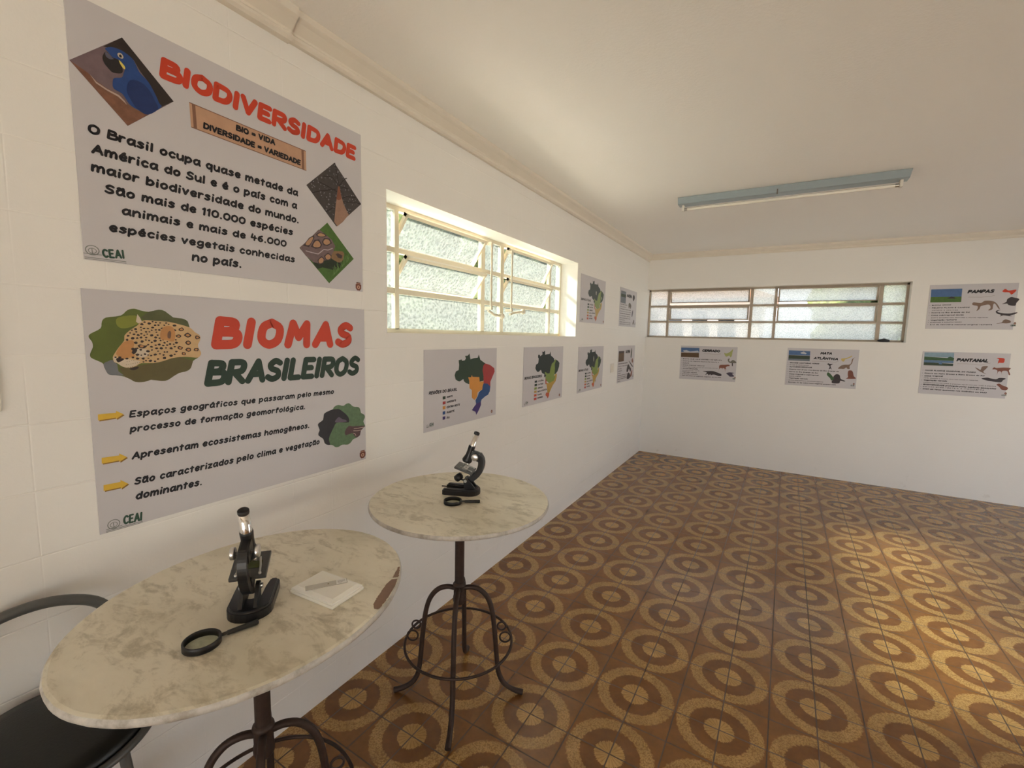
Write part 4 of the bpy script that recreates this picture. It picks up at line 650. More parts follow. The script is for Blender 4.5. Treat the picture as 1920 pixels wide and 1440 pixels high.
m.cur = 4; m.poly(d['t_trunk'], z+.0007); m.cur = 5; m.poly(d['t_trunkred'], z+.0009)
m.build('tree_photo', [ink('canopy', (62,56,56), .4, 60), ink('canopy_gap', (112,110,114), .3, 90), ink('sky_gap', (166,168,176), .1, 90), ink('twig', (34,28,28), .2, 60), ink('trunk', (150,118,100), .3, 50), ink('trunk_red', (128,78,56), .3, 50)], r)
m = MB(); m.poly(d['tort_frame'], z); m.cur = 1; m.poly(d['o_grassdark'], z+.0002); m.cur = 2; m.poly(d['o_shell'], z+.0003); m.cur = 3
for q in d['o_scutes']:
    m.cur = 4; cx = sum(p[0] for p in q)/len(q); cy = sum(p[1] for p in q)/len(q); m.poly([(cx+(p[0]-cx)*1.5, cy+(p[1]-cy)*1.5) for p in q], z+.0005); m.cur = 3; m.poly(smooth_outline(q,2), z+.0007)
m.cur = 5; stripe(m, d['o_rim'], .004, z+.0008); m.cur = 6; m.poly(smooth_outline(d['o_head'],3), z+.0009); m.cur = 4; m.poly(d['o_headdark'], z+.0011)
m.cur = 7
fr = d['tort_frame']; 
for i in range(40):
    t = rnd.uniform(.15,.9); b0 = lerp(fr[3],fr[2],t); b0 = lerp(b0,(sum(p[0] for p in fr)/4,sum(p[1] for p in fr)/4),.12); stripe(m, [b0,(b0[0]+rnd.uniform(-.012,.012), b0[1]+rnd.uniform(.015,.04))], .0018, z+.0013)
m.build('tortoise_photo', [ink('grass', (70,104,42), .35, 60), ink('grass_dark', (34,46,26), .4, 60), ink('shell', (112,94,96), .3, 60), ink('scute', (176,136,104), .15, 60), ink('shell_dark', (66,54,56), .2, 60), ink('shell_rim', (176,164,170), .1, 60), ink('tortoise_skin', (132,104,72), .3, 80), ink('grass_blade', (104,140,76), .2, 60)], r)

# --- BIOMAS BRASILEIROS (large)
d = PD['p2']
r = poster('left', -6.848, 1.182, 1.1, .785, 'large grey poster reading BIOMAS BRASILEIROS with jaguar photo, behind the near table', LWG)
m = MB(); write(m, *d['title'][0], .28, .16, ZP, 5, 12, .34); m.build('heading', RED, r)
m = MB(); write(m, *d['title2'][0], .25, .18, ZP, 5, 12, .18); m.build('heading', GREEN, r)
m = MB()
for t in d['body']: write(m, *t, .235, .16, ZP, 4, 8, .24)
m.build('body_text', INK, r)
YEL = ink('arrow_yellow', (214,176,62), .12, 40); YELD = ink('arrow_shade', (140,106,44))
for q in d['arrows']:
    m = MB(); m.poly([(x+.003,y-.004) for x,y in q], ZP); m.cur = 1; m.poly(q, ZP+.0003); m.build('bullet_arrow', [YELD, YEL], r)
logo_crest(r, d)
m = MB(); jb = smooth_outline(d['j_blob'], 3); m.poly(jb, z)
m.cur = 1; m.poly(smooth_outline(d['j_light'],3), z+.0002); m.cur = 2; m.poly(d['j_dark2'], z+.0002); m.cur = 3; m.poly(d['j_low'], z+.0002); m.cur = 4; m.poly(smooth_outline(d['j_water'],2), z+.0003)
m.cur = 5; jh = smooth_outline(d['j_head'],2); m.poly(jh, z+.0005); m.cur = 6; m.poly(smooth_outline(d['j_bridge'],3), z+.0007); m.cur = 7; m.poly(smooth_outline(d['j_muzzle'],3), z+.0008)
m.cur = 7; m.poly(d['j_ear2'], z+.0007); m.cur = 7; m.poly(smooth_outline(d['j_cheek'],3), z+.0007)
def inpoly(p, q):
    c = False; n = len(q); j = n-1
    for i in range(n):
        if (q[i][1] > p[1]) != (q[j][1] > p[1]) and p[0] < (q[j][0]-q[i][0])*(p[1]-q[i][1])/(q[j][1]-q[i][1])+q[i][0]: c = not c
        j = i
    return c
rnd = random.Random(11); bl = smooth_outline(d['j_bridge'],3); mz = smooth_outline(d['j_muzzle'],3); ea = smooth_outline(d['j_ear'],3)
xs = [p[0] for p in jh]; ys = [p[1] for p in jh]; done = []
xmid = min(xs)+(max(xs)-min(xs))*.70
m.cur = 8
for tries in range(4000):
    if len(done) > 150: break
    pt = (rnd.uniform(min(xs),max(xs)), rnd.uniform(min(ys),max(ys)))
    big = pt[0] > xmid; q = rnd.uniform(.0085,.0115) if big else rnd.uniform(.003,.0062)
    if not inpoly(pt, jh) or inpoly(pt, bl) or inpoly(pt, mz) or inpoly(pt, ea): continue
    if any(not inpoly((pt[0]+q*math.cos(a),pt[1]+q*math.sin(a)), jh) for a in (0,1.57,3.14,4.71)): continue
    if any((pt[0]-o_[0])**2+(pt[1]-o_[1])**2 < ((q+o_[2])*1.12)**2 for o_ in done): continue
    done.append((pt[0],pt[1],q)); a = rnd.uniform(0,6.3)
    blob = [(pt[0]+q*rnd.uniform(.65,1.05)*math.cos(a+t*.785)*1.1, pt[1]+q*rnd.uniform(.6,1.0)*math.sin(a+t*.785)*.85) for t in range(8)]
    m.cur = 8; m.poly(blob, z+.0010)
    if big: m.cur = 6; m.poly([(pt[0]+(x-pt[0])*.55, pt[1]+(y-pt[1])*.55) for x,y in blob], z+.0012)
m.cur = 6; m.poly(ea, z+.0011); m.cur = 9; m.poly(smooth_outline(d['j_earin'],3), z+.0013); m.cur = 8; m.poly(smooth_outline(d['j_eye'],3), z+.0013); m.cur = 6; m.poly(d['j_eyelit'], z+.0015)
m.cur = 8; m.poly(smooth_outline(d['j_nose'],3), z+.0012)
for q in d['j_black']: m.poly(smooth_outline(q,2), z+.0012)
mzx = [p[0] for p in mz]
for i in range(3):
    for j in range(7):
        c = lerp(d['j_muzzle'][3], d['j_muzzle'][6], .2+.25*i); c = (c[0]-.012+j*.006, c[1]+.001*j-.004*i); 
        if inpoly(c, mz): disc(m, c, .0013, .0008, z+.0014, 6)
m.build('jaguar_photo', [ink('leaf_green', (88,100,40), .3, 12), ink('leaf_light', (128,134,52), .2, 14), ink('leaf_dark', (84,88,54), .4, 30), ink('olive', (92,84,48), .25, 22), ink('water', (112,116,122), .2, 25),
    ink('jaguar_fur', (200,168,124), .18, 30), ink('jaguar_tan', (188,136,84), .2, 30), ink('jaguar_white', (204,190,170), .12, 40), ink('jaguar_spot', (46,32,28), .2, 50), ink('ear_shade', (112,84,66), .2, 50)], r)
m = MB(); m.poly(smooth_outline(d['d_blob'],3), z); m.cur = 1; m.poly(smooth_outline(d['d_tapir'],2), z+.0002); m.cur = 2; m.poly(smooth_outline(d['d_grey'],2), z+.0004); m.cur = 3; m.poly(smooth_outline(d['d_baby'],2), z+.0003); m.cur = 4
for q in d['d_stripes']: stripe(m, q, .003, z+.0005)
m.build('tapir_photo', [ink('meadow', (92,118,88), .4, 60), ink('tapir', (40,38,44), .2, 40), ink('tapir_grey', (96,86,104), .2, 40), ink('calf', (84,62,66), .3, 50), ink('calf_stripe', (186,164,156), .1)], r)

# --- map posters
MG = 'map posters along the left wall'
def squares(r, d, mats_):
    for (a,b), mt in zip(d['leg'], mats_):
        q = MB(); q.poly([(a[0],a[1]),(b[0],a[1]),(b[0],b[1]),(a[0],b[1])], ZP); q.build('legend_square', mt, r)
    for t in d['legt']: m = MB(); write(m, *t, .24, .14, ZP, 3, 6, .12); m.build('legend_text', INK, r)
d = PD['p3']
r = poster('left', -5.288, 1.240, .825, .512, 'square grey poster REGIÕES DO BRASIL with five-coloured map, above the far table', MG)
m = MB(); write(m, *d['title'][0], .24, .18, ZP, 4, 8, .12); m.build('heading', INK, r)
rg = [ink('north_green', (42,62,48), .08, 20), ink('northeast_red', (160,56,58), .06, 20), ink('centre_orange', (206,142,66), .06, 20), ink('southeast_blue', (38,74,128), .08, 20), ink('south_violet', (62,44,112), .08, 20)]
squares(r, d, rg)
m = MB()
for i, q in enumerate(('norte','nordeste','centro','sudeste','sul')): m.cur = i; m.poly(d[q], ZP+.0001*i)
m.build('map_print', rg, r); logo_crest(r, d)
d4 = PD['p4']
def biome_map(a, z0, W, Hh, label, head, pale, patches):
    r = poster('left', a, z0, W, Hh, label, MG)
    def f(c): return tuple(int(x+(200-x)*pale) for x in c)
    tg = 'p%d' % int(pale*100)
    am, ca, ce, ma, pa, pt = [ink('%s_%s' % (nm,tg), f(c), .08, 20) for nm,c in (('amazonia',(32,44,44)),('caatinga',(36,58,46)),('cerrado',(120,142,70)),('mata',(180,146,70)),('pampa',(192,84,48)),('pantanal',(178,60,48)))]
    m = MB(); t = d4['title'][0]; t = (head,)+t[1:]; 
    if head != t[0] or len(head) < 15: t = (head, t[1], lerp(t[1],t[2],.86), t[3])
    write(m, *t, .24, .18, ZP, 4, 8, .1); m.build('heading', INK, r)
    squares(r, d4, [am,ca,ce,ma,pa,pt])
    m = MB()
    for i, q in enumerate(('amazonia','caatinga','cerrado','mata','pampa','pantanal')): m.cur = i; m.poly(d4[q], ZP+.00012*i)
    m.cur = 6; rn = random.Random(len(label))
    for (cx,cy,q) in patches: m.poly([(cx+q*rn.uniform(.4,1)*math.cos(t*.9), cy+q*rn.uniform(.6,1.3)*math.sin(t*.9)) for t in range(7)], ZP+.001)
    m.build('map_print', [am,ca,ce,ma,pa,pt, ink('patch_'+tg, f((150,150,140)), .1)], r); logo_crest(r, d4)
biome_map(-4.033, 1.240, .814, .512, 'BIOMAS BRASILEIROS map poster in green, yellow and orange, right of the REGIÕES poster', 'BIOMAS BRASILEIROS', 0, [])
biome_map(-2.81, 1.236, .808, .506, 'lower biome map poster with small pale patches, beside the light switch', 'BIOMAS ATUAIS', .06, [(.47,.36,.03),(.62,.24,.02),(.70,.36,.02),(.56,.10,.02)])
biome_map(-2.815, 2.007, .788, .51, 'upper faded biome map poster beside the near window, at sill height', 'BIOMAS ATUAIS', .22, [(.47,.34,.03),(.6,.2,.025),(.66,.3,.02)])

# --- biome text posters
COLS = dict(red=(196,74,52),brown=(122,100,88),dark=(58,50,54),redbrown=(124,74,58),skyblue=(72,104,150),grass=(100,94,44),skypale=(132,158,174),green=(58,90,56),blue=(86,116,150),darkgreen=(52,66,52),
            yellow=(196,174,104),cloud=(178,186,200),greyblue=(110,118,128),lime=(158,164,104),greybrown=(108,104,96),purple=(62,54,76),brownfield=(92,70,48),teal=(60,110,80))
def biome_text(which, a, z0, W, Hh, label, d, group, sxy=(1,1)):
    r = poster(which, a, z0, W, Hh, label, group)
    for t in d['title']: m = MB(); write(m, *t, .31, .22, ZP, 3, 6, .1); m.build('heading', INK, r)
    m = MB()
    for t in d['lines']:
        write(m, *t, .30, .16, ZP, 2, 4, .2)
        if t[3] > .0095 : disc(m, (t[1][0]-.018, t[1][1]+t[3]*.45), .003, .003, ZP, 6)
    m.build('body_text', INK, r)
    m = MB(); names = []
    for c, s in d['bands']:
        if c not in names: names.append(c)
        m.cur = names.index(c); m.poly(s, ZP+.0002*len(m.f)/(len(m.f)+3)+.0002*d['bands'].index((c,s)))
    m.build('landscape_photo', [ink(c, COLS[c], .25, 25) for c in names], r)
    for c, s in d['shapes']:
        m = MB(); m.poly(smooth_outline(s, 3), ZP+.0003); m.build('biome_map' if c in ('red','yellow','lime') else 'animal_picture', ink(c, COLS[c], .3, 60), r)
    m = MB(); stripe(m, d['underline'], .003, ZP); m.build('underline', ink('underline', (150,136,130)), r)
    logo_crest(r, d)
BG = 'biome posters on the back wall'
biome_text('back', .56, 1.236, .785, .512, 'CERRADO poster with maned wolf and anteater pictures, below the far window at left', PD['cerrado'], BG)
biome_text('back', 1.971, 1.245, .80, .515, 'MATA ATLÂNTICA poster with green bird-like picture, below the far window at right', PD['mata'], BG)
biome_text('back', 3.394, 2.039, .758, .528, 'PAMPAS poster with blue sky and grass photo, right of the far window', PD['pampas'], BG)
biome_text('back', 3.398, 1.244, .768, .522, 'PANTANAL poster with wetland photo, below the PAMPAS poster', PD['pantanal'], BG)
def vary(title, bands, photo, shapes, lines):
    d = dict(PD['cerrado']); d['title'] = title; d['lines'] = lines; d['shapes'] = shapes; d['bands'] = bands; return d
rect = lambda x0,y0,x1,y1: [(x0,y0),(x1,y0),(x1,y1),(x0,y1)]
L_ = lambda *rows: [(t,(.03,y),(w,y),h) for t,y,w,h in rows]
caat = vary([('CAATINGA',(.33,.40),(.56,.40),.045)], [('brownfield', rect(.02,.29,.27,.42)),('dark', rect(.02,.405,.27,.435))], None,
    [('darkgreen', [(.60,.35),(.63,.47),(.66,.43),(.64,.33)]),('redbrown', [(.66,.29),(.70,.32),(.74,.27),(.70,.25)]),('dark', [(.52,.28),(.56,.275),(.74,.20),(.70,.195)]),
     ('dark', [(.42,.14),(.46,.22),(.52,.235),(.58,.2),(.66,.16),(.62,.12),(.54,.17),(.5,.13)]),('redbrown', [(.62,.05),(.66,.12),(.72,.14),(.70,.06)]),('dark', [(.46,.03),(.48,.10),(.54,.115),(.62,.08),(.60,.03)])],
    L_(('BIOMA EXCLUSIVO DO BRASIL',.255,.47,.015),('Ocorre na região Nordeste',.22,.48,.013),('Clima',.185,.17,.015),('semiárido',.155,.20,.015),('Vegetação',.125,.14,.012),('adaptada ao clima seco e quente',.095,.48,.014),('cactos e arbustos com espinhos',.07,.40,.012),('plantas e animais resistentes',.045,.42,.014),('secas',.015,.14,.014)))
biome_text('left', -1.395, 1.232, .812, .507, 'lower text poster with brown landscape photo and animals, nearest the room corner', caat, 'biome text posters at the end of the left wall')
amaz = vary([('AMAZÔNIA',(.30,.405),(.54,.405),.042)], [('greyblue', rect(.03,.31,.26,.47)),('darkgreen', rect(.03,.39,.26,.43))], None,
    [('dark', [(.60,.44),(.66,.46),(.70,.42),(.64,.37),(.60,.40)]),('greybrown', [(.40,.31),(.46,.335),(.54,.30),(.50,.25),(.46,.28),(.42,.25)]),('purple', [(.58,.16),(.61,.24),(.64,.22),(.61,.15)]),('greybrown', [(.63,.09),(.67,.03),(.73,.08),(.70,.11),(.66,.06)])],
    L_(('MAIOR BIOMA DO PAÍS',.285,.34,.014),('Ocorre na região Norte',.255,.30,.011),('Clima equatorial quente e úmido',.225,.52,.014),('chuvas o ano inteiro na floresta',.195,.54,.012),('Vegetação densa com árvores altas',.165,.52,.014),('rios grandes e igarapés',.135,.52,.012),('Maior biodiversidade do mundo',.105,.52,.014),('floresta',.08,.24,.012),('Animais e plantas em extinção',.05,.54,.014),('desmatamento e queimadas',.025,.54,.012)))
biome_text('left', -1.43, 2.004, .81, .513, 'upper text poster with grey photo, nearest the room corner', amaz, 'biome text posters at the end of the left wall')

# ------------------------------------------------------------------ fittings
M_WHITEPL = simple('white_plastic', (.74,.71,.65), .35, 0, 0, 10)
s = empty('light_switch', mat=wall_frame('left', -1.69, 1.395)); tag(s, 'small white light switch plate between the two lower end posters', 'light switch')
m = MB(); m.rbox(0,.115,0,.115,.0005,.009,.003); m.build('plate', M_WHITEPL, s)
m = MB(); m.rbox(.032,.083,.03,.085,.008,.013,.002); m.build('rocker', M_WHITEPL, s)

L = empty('fluorescent_light', (.957,-2.885,3.087), -.0)
tag(L, 'long blue-grey fluorescent batten light with one bare tube on the ceiling', 'ceiling light')
M_LAMP = simple('blue_grey_enamel', (.30,.36,.40), .4, 0, .05, 6); M_TUBE = simple('lamp_glass', (.80,.77,.70), .2, 0, 0, 10)
ln = 1.65
m = MB(); prof = [(0,0),(.004,.060),(.116,.060),(.12,0),(.105,-.004),(.015,-.004)]
v = [(x+(.012 if x and z > .01 else 0)-(.004 if not x and z > .01 else 0),y,z) for x in (0,ln) for y,z in prof]; n = 6
m.add(v, [tuple(range(n)), tuple(reversed(range(n,2*n)))]+[(i,i+n,(i+1)%n+n,(i+1)%n) for i in range(n)], False)
m.build('housing', M_LAMP, L)
m = MB(); m.box(.79,.80,-.0015,.02,-.008,.03); m.build('joint_clip', simple('dark_clip', (.12,.11,.10), .5), L)
for x in (.03, ln-.05):
    m = MB(); m.rbox(x,x+.02,.035,.085,-.055,-.003,.004); m.build('lamp_holder', M_WHITEPL, L)
m = MB(); m.tube([(.052,.06,-.038),(ln-.052,.06,-.038)], .013, 16); t = m.build('tube', M_TUBE, L)
M_CAPM = simple('tube_cap_metal', (.45,.43,.40), .35, 1.)
for x0,x1 in ((.05,.075),(ln-.075,ln-.05)):
    m = MB(); m.tube([(x0,.06,-.038),(x1,.06,-.038)], .0136, 16); m.build('tube_cap', M_CAPM, t)

# clear plastic holder with a printed sheet at the left edge
M_CLEAR = simple('clear_plastic_sleeve', (.66,.63,.57), .25, 0, .03, 10)
for (z0,z1,lb) in ((1.612,1.895,'clear plastic poster holder, lower of the pair at the left edge of the wall'),(1.902,2.42,'clear plastic poster holder, upper of the pair at the left edge of the wall')):
    h = empty('poster_holder', mat=wall_frame('left', -7.62, z0)); tag(h, lb, 'poster holder', 'plastic poster holders by the near end of the wall')
    m = MB(); m.rbox(0,.585,0,z1-z0,.0006,.008,.002); m.build('sleeve', M_CLEAR, h)
    m = MB(); m.box(.02,.55,.02,z1-z0-.02,.0081,.0084); m.build('printed_sheet', simple('pale_sheet', (.48,.49,.52), .4, 0, .1, 6), h)
    m = MB(); m.M = Matrix.Translation((.555,.03,.008)); m.lathe([(0,.003),(.006,.002),(.007,0)], 12); m.build('screw', simple('dark_screw', (.10,.09,.08), .4, 1.), h)

# ------------------------------------------------------------------ tables
k = NT('worn_cream_marble'); p = k.obj()
mp = k.new('Mapping'); k.put(mp.inputs[0], p); mp.inputs['Scale'].default_value = (1.0,1.9,1.); mp.inputs['Rotation'].default_value = (0,0,.9)
pv = mp.outputs[0]
n1 = k.noise(pv, 5.5, 8, .66, .9); n2 = k.noise(pv, 22, 6, .7, .6); n3 = k.noise(pv, 2.6, 3, .5)
f = k.math('ADD', k.math('MULTIPLY', n1, .65), k.math('MULTIPLY', n2, .35))
c = k.ramp(f, [(.33,(.39,.35,.26)),(.42,(.54,.49,.38)),(.50,(.76,.71,.585)),(.70,(.82,.775,.65))])
c = k.mix(k.ramp(n3, [(.45,(0,0,0)),(.65,(.5,.5,.5))]), c, (.50,.45,.33))
k.base(c, k.math('ADD', k.math('MULTIPLY', n2, .3), .22), 0, .5); k.bump(f, .12, .003); M_MARBLE = k.m
k = NT('marble_edge'); p = k.obj(); n1 = k.noise(p, 14, 6, .7)
k.base(k.ramp(n1, [(.35,(.33,.30,.26)),(.5,(.50,.48,.45)),(.65,(.62,.59,.53))]), .5, 0, .4); k.bump(n1, .4, .004); M_EDGE = k.m
M_IRON = simple('rusty_brown_iron', (.052,.033,.026), .55, .4, .45, 45, .4, .3)
M_PEEL = simple('brown_adhesive_patch', (.19,.092,.045), .35, 0, .15, 60)
def cafe_table(cx, cy, rx, ry, rot, leg_az, curls, label, top=1.05, th=.024):
    t = empty('bistro_table', (cx,cy,0)); tag(t, label, 'table', 'marble-topped bistro tables')
    m = MB(); n = 96; e = .009
    prof = [(1,0,.0),(0,-.35,.004)]
    rings = [(-e,-th),( -.002,-th+.004),(0,-th*.55),(-.001,-e*.8),(-e*.5,-e*.25),(-e*1.4,0)]
    vs_ = []
    for dr, dz in rings:
        for i in range(n):
            a = 2*math.pi*i/n; wob = .0016*noise.noise(Vector((math.cos(a)*9,math.sin(a)*9,dz*60+cx)))
            X, Y = (rx+dr+wob)*math.cos(a), (ry+dr+wob)*math.sin(a)
            vs_.append((X*math.cos(rot)-Y*math.sin(rot), X*math.sin(rot)+Y*math.cos(rot), top+dz))
    m.cur = 1
    m.add(vs_, [(j*n+i, j*n+(i+1)%n, (j+1)*n+(i+1)%n, (j+1)*n+i) for j in range(len(rings)-2) for i in range(n)], True)
    m.cur = 0; j = len(rings)-2
    m.add(vs_, [(j*n+i, j*n+(i+1)%n, (j+1)*n+(i+1)%n, (j+1)*n+i) for i in range(n)], True)
    m.add(vs_[-n:], [tuple(range(n))], False); m.cur = 1; m.add(vs_[:n], [tuple(reversed(range(n)))], False)
    topo = m.build('tabletop', [M_MARBLE, M_EDGE], t)
    m = MB(); m.lathe([(.0,top-th),(.075,top-th),(.075,top-th-.008),(.03,top-th-.012),(.0235,top-th-.03),(.0235,.60),(.0225,.50),(0,.50)], 24); m.build('post', M_IRON, t)
    m = MB(); m.lathe([(.024,.612),(.031,.606),(.033,.598),(.029,.590),(.0285,.545),(.031,.535),(.031,.515),(.027,.505),(.024,.50),(0,.495)], 24); m.build('collar', M_IRON, t)
    LP = [(.02,.580),(.06,.586),(.105,.572),(.143,.530),(.166,.465),(.180,.37),(.191,.26),(.20,.16),(.212,.105),(.238,.06),(.285,.028),(.332,.013)]
    for az in leg_az:
        ca, sa = math.cos(A(az)), math.sin(A(az))
        pts = smooth_path([(r_*ca, r_*sa, z_) for r_,z_ in LP], 4); N_ = len(pts)
        m = MB(); m.tube(pts, [.0125 if i < N_-5 else .0125+.002*(i-N_+6)/5 for i in range(N_)], 10)
        m.build('leg', M_IRON, t)
    m = MB(); m.tube([(.27*math.cos(2*math.pi*i/72), .27*math.sin(2*math.pi*i/72), .30) for i in range(72)], .0065, 8, True)
    ro = m.build('foot_ring', M_IRON, t)
    for az in curls:
        ca, sa = math.cos(A(az)), math.sin(A(az))
        for rr, zz, q in ((.217,.378,.021),(.236,.318,.027)):
            m = MB(); m.tube([((rr+q*math.cos(a))*ca, (rr+q*math.cos(a))*sa, zz+q*math.sin(a)) for a in [2*math.pi*i/28 for i in range(28)]], .0045, 8, True)
            m.build('scroll', M_IRON, ro)
    return t, topo
T1, top1 = cafe_table(.525,-6.644,.478,.405,A(-80.5),(55,145,235,325),(55,235),'near marble bistro table with a brown peeled patch on its rim')
T2, top2 = cafe_table(.553,-5.648,.437,.432,0,(-61,-150,31,118),(-150,31),'far marble bistro table under the window, carrying one microscope and magnifier')
m = MB()
for a0, a1, inner, outer in ((98.5,119.2,((98.5,.950),(101,.918),(105,.906),(111,.905),(116,.915),(119.2,.940)),.984),(120.8,129.5,((120.8,.942),(125,.955),(129.5,.975)),.986)):
    fine = []; n = 40
    def inn(a):
        for (p,q),(p2,q2) in zip(inner, inner[1:]):
            if p <= a <= p2: return q+(q2-q)*(a-p)/(p2-p)
        return inner[-1][1]
    for i in range(n+1):
        a = a0+(a1-a0)*i/n; fine.append((a, outer+.010*noise.noise(Vector((a*.9,1,0)))))
    for i in range(n+1):
        a = a1+(a0-a1)*i/n; fine.append((a, inn(a)+.008*noise.noise(Vector((a*1.3,5,0)))))
    pts = []
    for a, q in fine:
        X, Y = .478*q*math.cos(A(a)), .405*q*math.sin(A(a)); rt = A(-80.5)
        pts.append((X*math.cos(rt)-Y*math.sin(rt), X*math.sin(rt)+Y*math.cos(rt)))
    m.prism(pts, 1.0502, 1.0507)
m.build('peeled_patch', M_PEEL, top1)

# ------------------------------------------------------------------ microscopes
M_BLACK = simple('black_moulded_plastic', (.010,.010,.011), .34, 0, .1, 60, .5)
M_CHROME = simple('chrome', (.82,.80,.77), .09, 1.)
M_KNOB = simple('silver_knob', (.70,.70,.70), .28, 1.)
M_STAGE = simple('dark_grey_stage', (.085,.085,.083), .32, .3)
M_CLIP = simple('steel_clip', (.50,.50,.48), .3, 1.)
M_EYE = simple('eyepiece_black', (.012,.010,.012), .45)
M_MIRROR = simple('small_mirror', (.75,.75,.72), .06, 1.)
k = NT('clear_acrylic'); k.base((.86,.88,.86), .06, 0, .5); k.b.inputs['Transmission Weight'].default_value = .85; M_ACR = k.m
def arc(c, r, a0, a1, n): return [(c[0]+r*math.cos(A(a0+(a1-a0)*i/n)), c[1]+r*math.sin(A(a0+(a1-a0)*i/n))) for i in range(n+1)]
def microscope(x, y, z, heading, label, slide_kind):
    """local +x points away from the arm, over the open end of the horseshoe foot"""
    r = empty('microscope', (x,y,z), heading); tag(r, label, 'microscope', 'toy microscopes on the tables')
    # horseshoe foot
    out = [(.095,.052)]+[(.085,.058),(.05,.0585),(.0,.058)]+[(-.035+.052*math.cos(A(a))*1.0, .058*math.sin(A(a))) for a in range(90,271,15)]+[(.0,-.058),(.05,-.0585),(.085,-.058),(.095,-.052)]
    inn = [(.097,-.030),(.06,-.024),(.015,-.021)]+[(.012+.022*math.cos(A(a)), .021*math.sin(A(a))) for a in range(255,104,-15)]+[(.015,.021),(.06,.024),(.097,.030)]
    bm = bmesh.new(); vv = [bm.verts.new((px,py,.0)) for px,py in out+inn]; fc = bm.faces.new(vv)
    if fc.normal.z > 0 or True:
        ex = bmesh.ops.extrude_face_region(bm, geom=[fc]); bmesh.ops.translate(bm, vec=(0,0,.030), verts=[v for v in ex['geom'] if isinstance(v,bmesh.types.BMVert)])
    bmesh.ops.recalc_face_normals(bm, faces=bm.faces); 
    top_e = [e for e in bm.edges if all(v.co.z > .029 for v in e.verts)]
    bmesh.ops.bevel(bm, geom=top_e, offset=.007, segments=3, affect='EDGES'); bmesh.ops.triangulate(bm, faces=[f for f in bm.faces if len(f.verts) > 4])
    m = MB(); m.bm(bm); m.build('foot', M_BLACK, r)
    # two cheeks carrying the tilting joint
    for s_ in (-1,1):
        m = MB(); q = [(-.072,.024),(-.012,.024),(-.004,.075),(-.016,.083),(-.030,.078)]
        m.M = Matrix.Translation((0,s_*.019-.005,0)) @ Matrix.Rotation(math.pi/2,4,'X') @ Matrix.Translation((0,0,-.010))
        m.prism(q, 0, .010); m.build('cheek', M_BLACK, r)
    m = MB(); m.tube([(-.017,-.030,.068),(-.017,.030,.068)], .0075, 14); m.build('hinge_pin', M_KNOB, r)
    tilt = Matrix.Translation((-.017,0,.068)) @ Matrix.Rotation(A(-19),4,'Y')   # everything above leans back
    # C-shaped arm
    pts = smooth_path([(0,0,-.004),(-.026,0,.020),(-.044,0,.058),(-.046,0,.098),(-.034,0,.128),(-.012,0,.145)], 5); N_ = len(pts)
    m = MB(); m.M = tilt; vs_ = []
    for i, p_ in enumerate(pts):
        a_ = pts[max(0,i-1)]; b_ = pts[min(N_-1,i+1)]; tg = (b_-a_).normalized(); nr = Vector((tg.z,0,-tg.x)); hw = .0115; hd = .014+.004*i/N_
        for sy, sn in ((-1,-1),(-1,-.6),(-.75,1),(.75,1),(1,-.6),(1,-1)): vs_.append(p_+Vector((0,hw*sy,0))+nr*hd*sn)
    n = 6; m.add(vs_, [(i*n+k_, i*n+(k_+1)%n, (i+1)*n+(k_+1)%n, (i+1)*n+k_) for i in range(N_-1) for k_ in range(n)], False)
    m.add(vs_[:n], [tuple(reversed(range(n)))]); m.add(vs_[-n:], [tuple(range(n))]); m.build('arm', M_BLACK, r)
    ax = .032                                                   # optical axis in front of the hinge
    m = MB(); m.M = tilt; m.rbox(-.030,ax-.004,-.014,.014,.112,.158,.006)
    m.lathe([(0,.178),(.0165,.178),(.0175,.172),(.0165,.15),(.017,.125),(.0235,.105),(.026,.097),(.022,.088),(0,.086)], 28, True, (ax,0)); m.build('head', M_BLACK, r)
    for s_ in (-1,1):
        m = MB(); m.M = tilt @ Matrix.Translation((-.004,0,.134)) @ Matrix.Rotation(s_*math.pi/2,4,'X'); m.lathe([(.004,.012),(.004,.024),(.0155,.024),(.017,.026),(.017,.034),(.015,.036),(0,.0355)], 28); m.build('focus_knob', M_KNOB, r)
    m = MB(); m.M = tilt; m.lathe([(.0150,.176),(.0156,.180),(.0142,.182),(.0138,.240),(0,.240)], 28, True, (ax,0)); tb = m.build('eyepiece_tube', M_CHROME, r)
    m = MB(); m.M = tilt; m.lathe([(.0140,.239),(.0146,.241),(.0146,.249),(.0128,.251),(.0095,.2505),(.0085,.246),(0,.246)], 28, True, (ax,0)); m.build('eyepiece', M_EYE, tb)
    # turret objectives
    for a_, dl in ((0,.024),(130,.018),(-130,.018)):
        m = MB(); m.M = tilt @ Matrix.Translation((ax,0,.092)) @ Matrix.Rotation(A(a_),4,'Z') @ Matrix.Rotation(A(0 if a_ == 0 else 0),4,'Y') @ Matrix.Translation((.012 if a_ else .0,0,0)) @ Matrix.Rotation(A(-24 if a_ else 0),4,'Y')
        m.lathe([(0,.004),(.0068,.004),(.0068,-dl*.6),(.0045,-dl),(0,-dl)], 18); m.build('objective', M_CHROME, r)
    # stage with clips
    m = MB(); m.M = tilt; m.rbox(-.022,.074,-.047,.047,.047,.0585,.003); st = m.build('stage', M_STAGE, r)
    m = MB(); m.M = tilt; m.box(-.030,-.010,-.012,.012,.03,.056); m.build('stage_bracket', M_BLACK, r)
    for s_ in (-1,1):
        m = MB(); m.M = tilt; m.tube([(-.012,s_*.030,.062),(.02,s_*.027,.0605),(.050,s_*.022,.0605)], .0028, 8, squash=.4); m.lathe([(0,.064),(.004,.063),(.004,.058)], 10, True, (-.012,s_*.03)); m.build('stage_clip', M_CLIP, st)
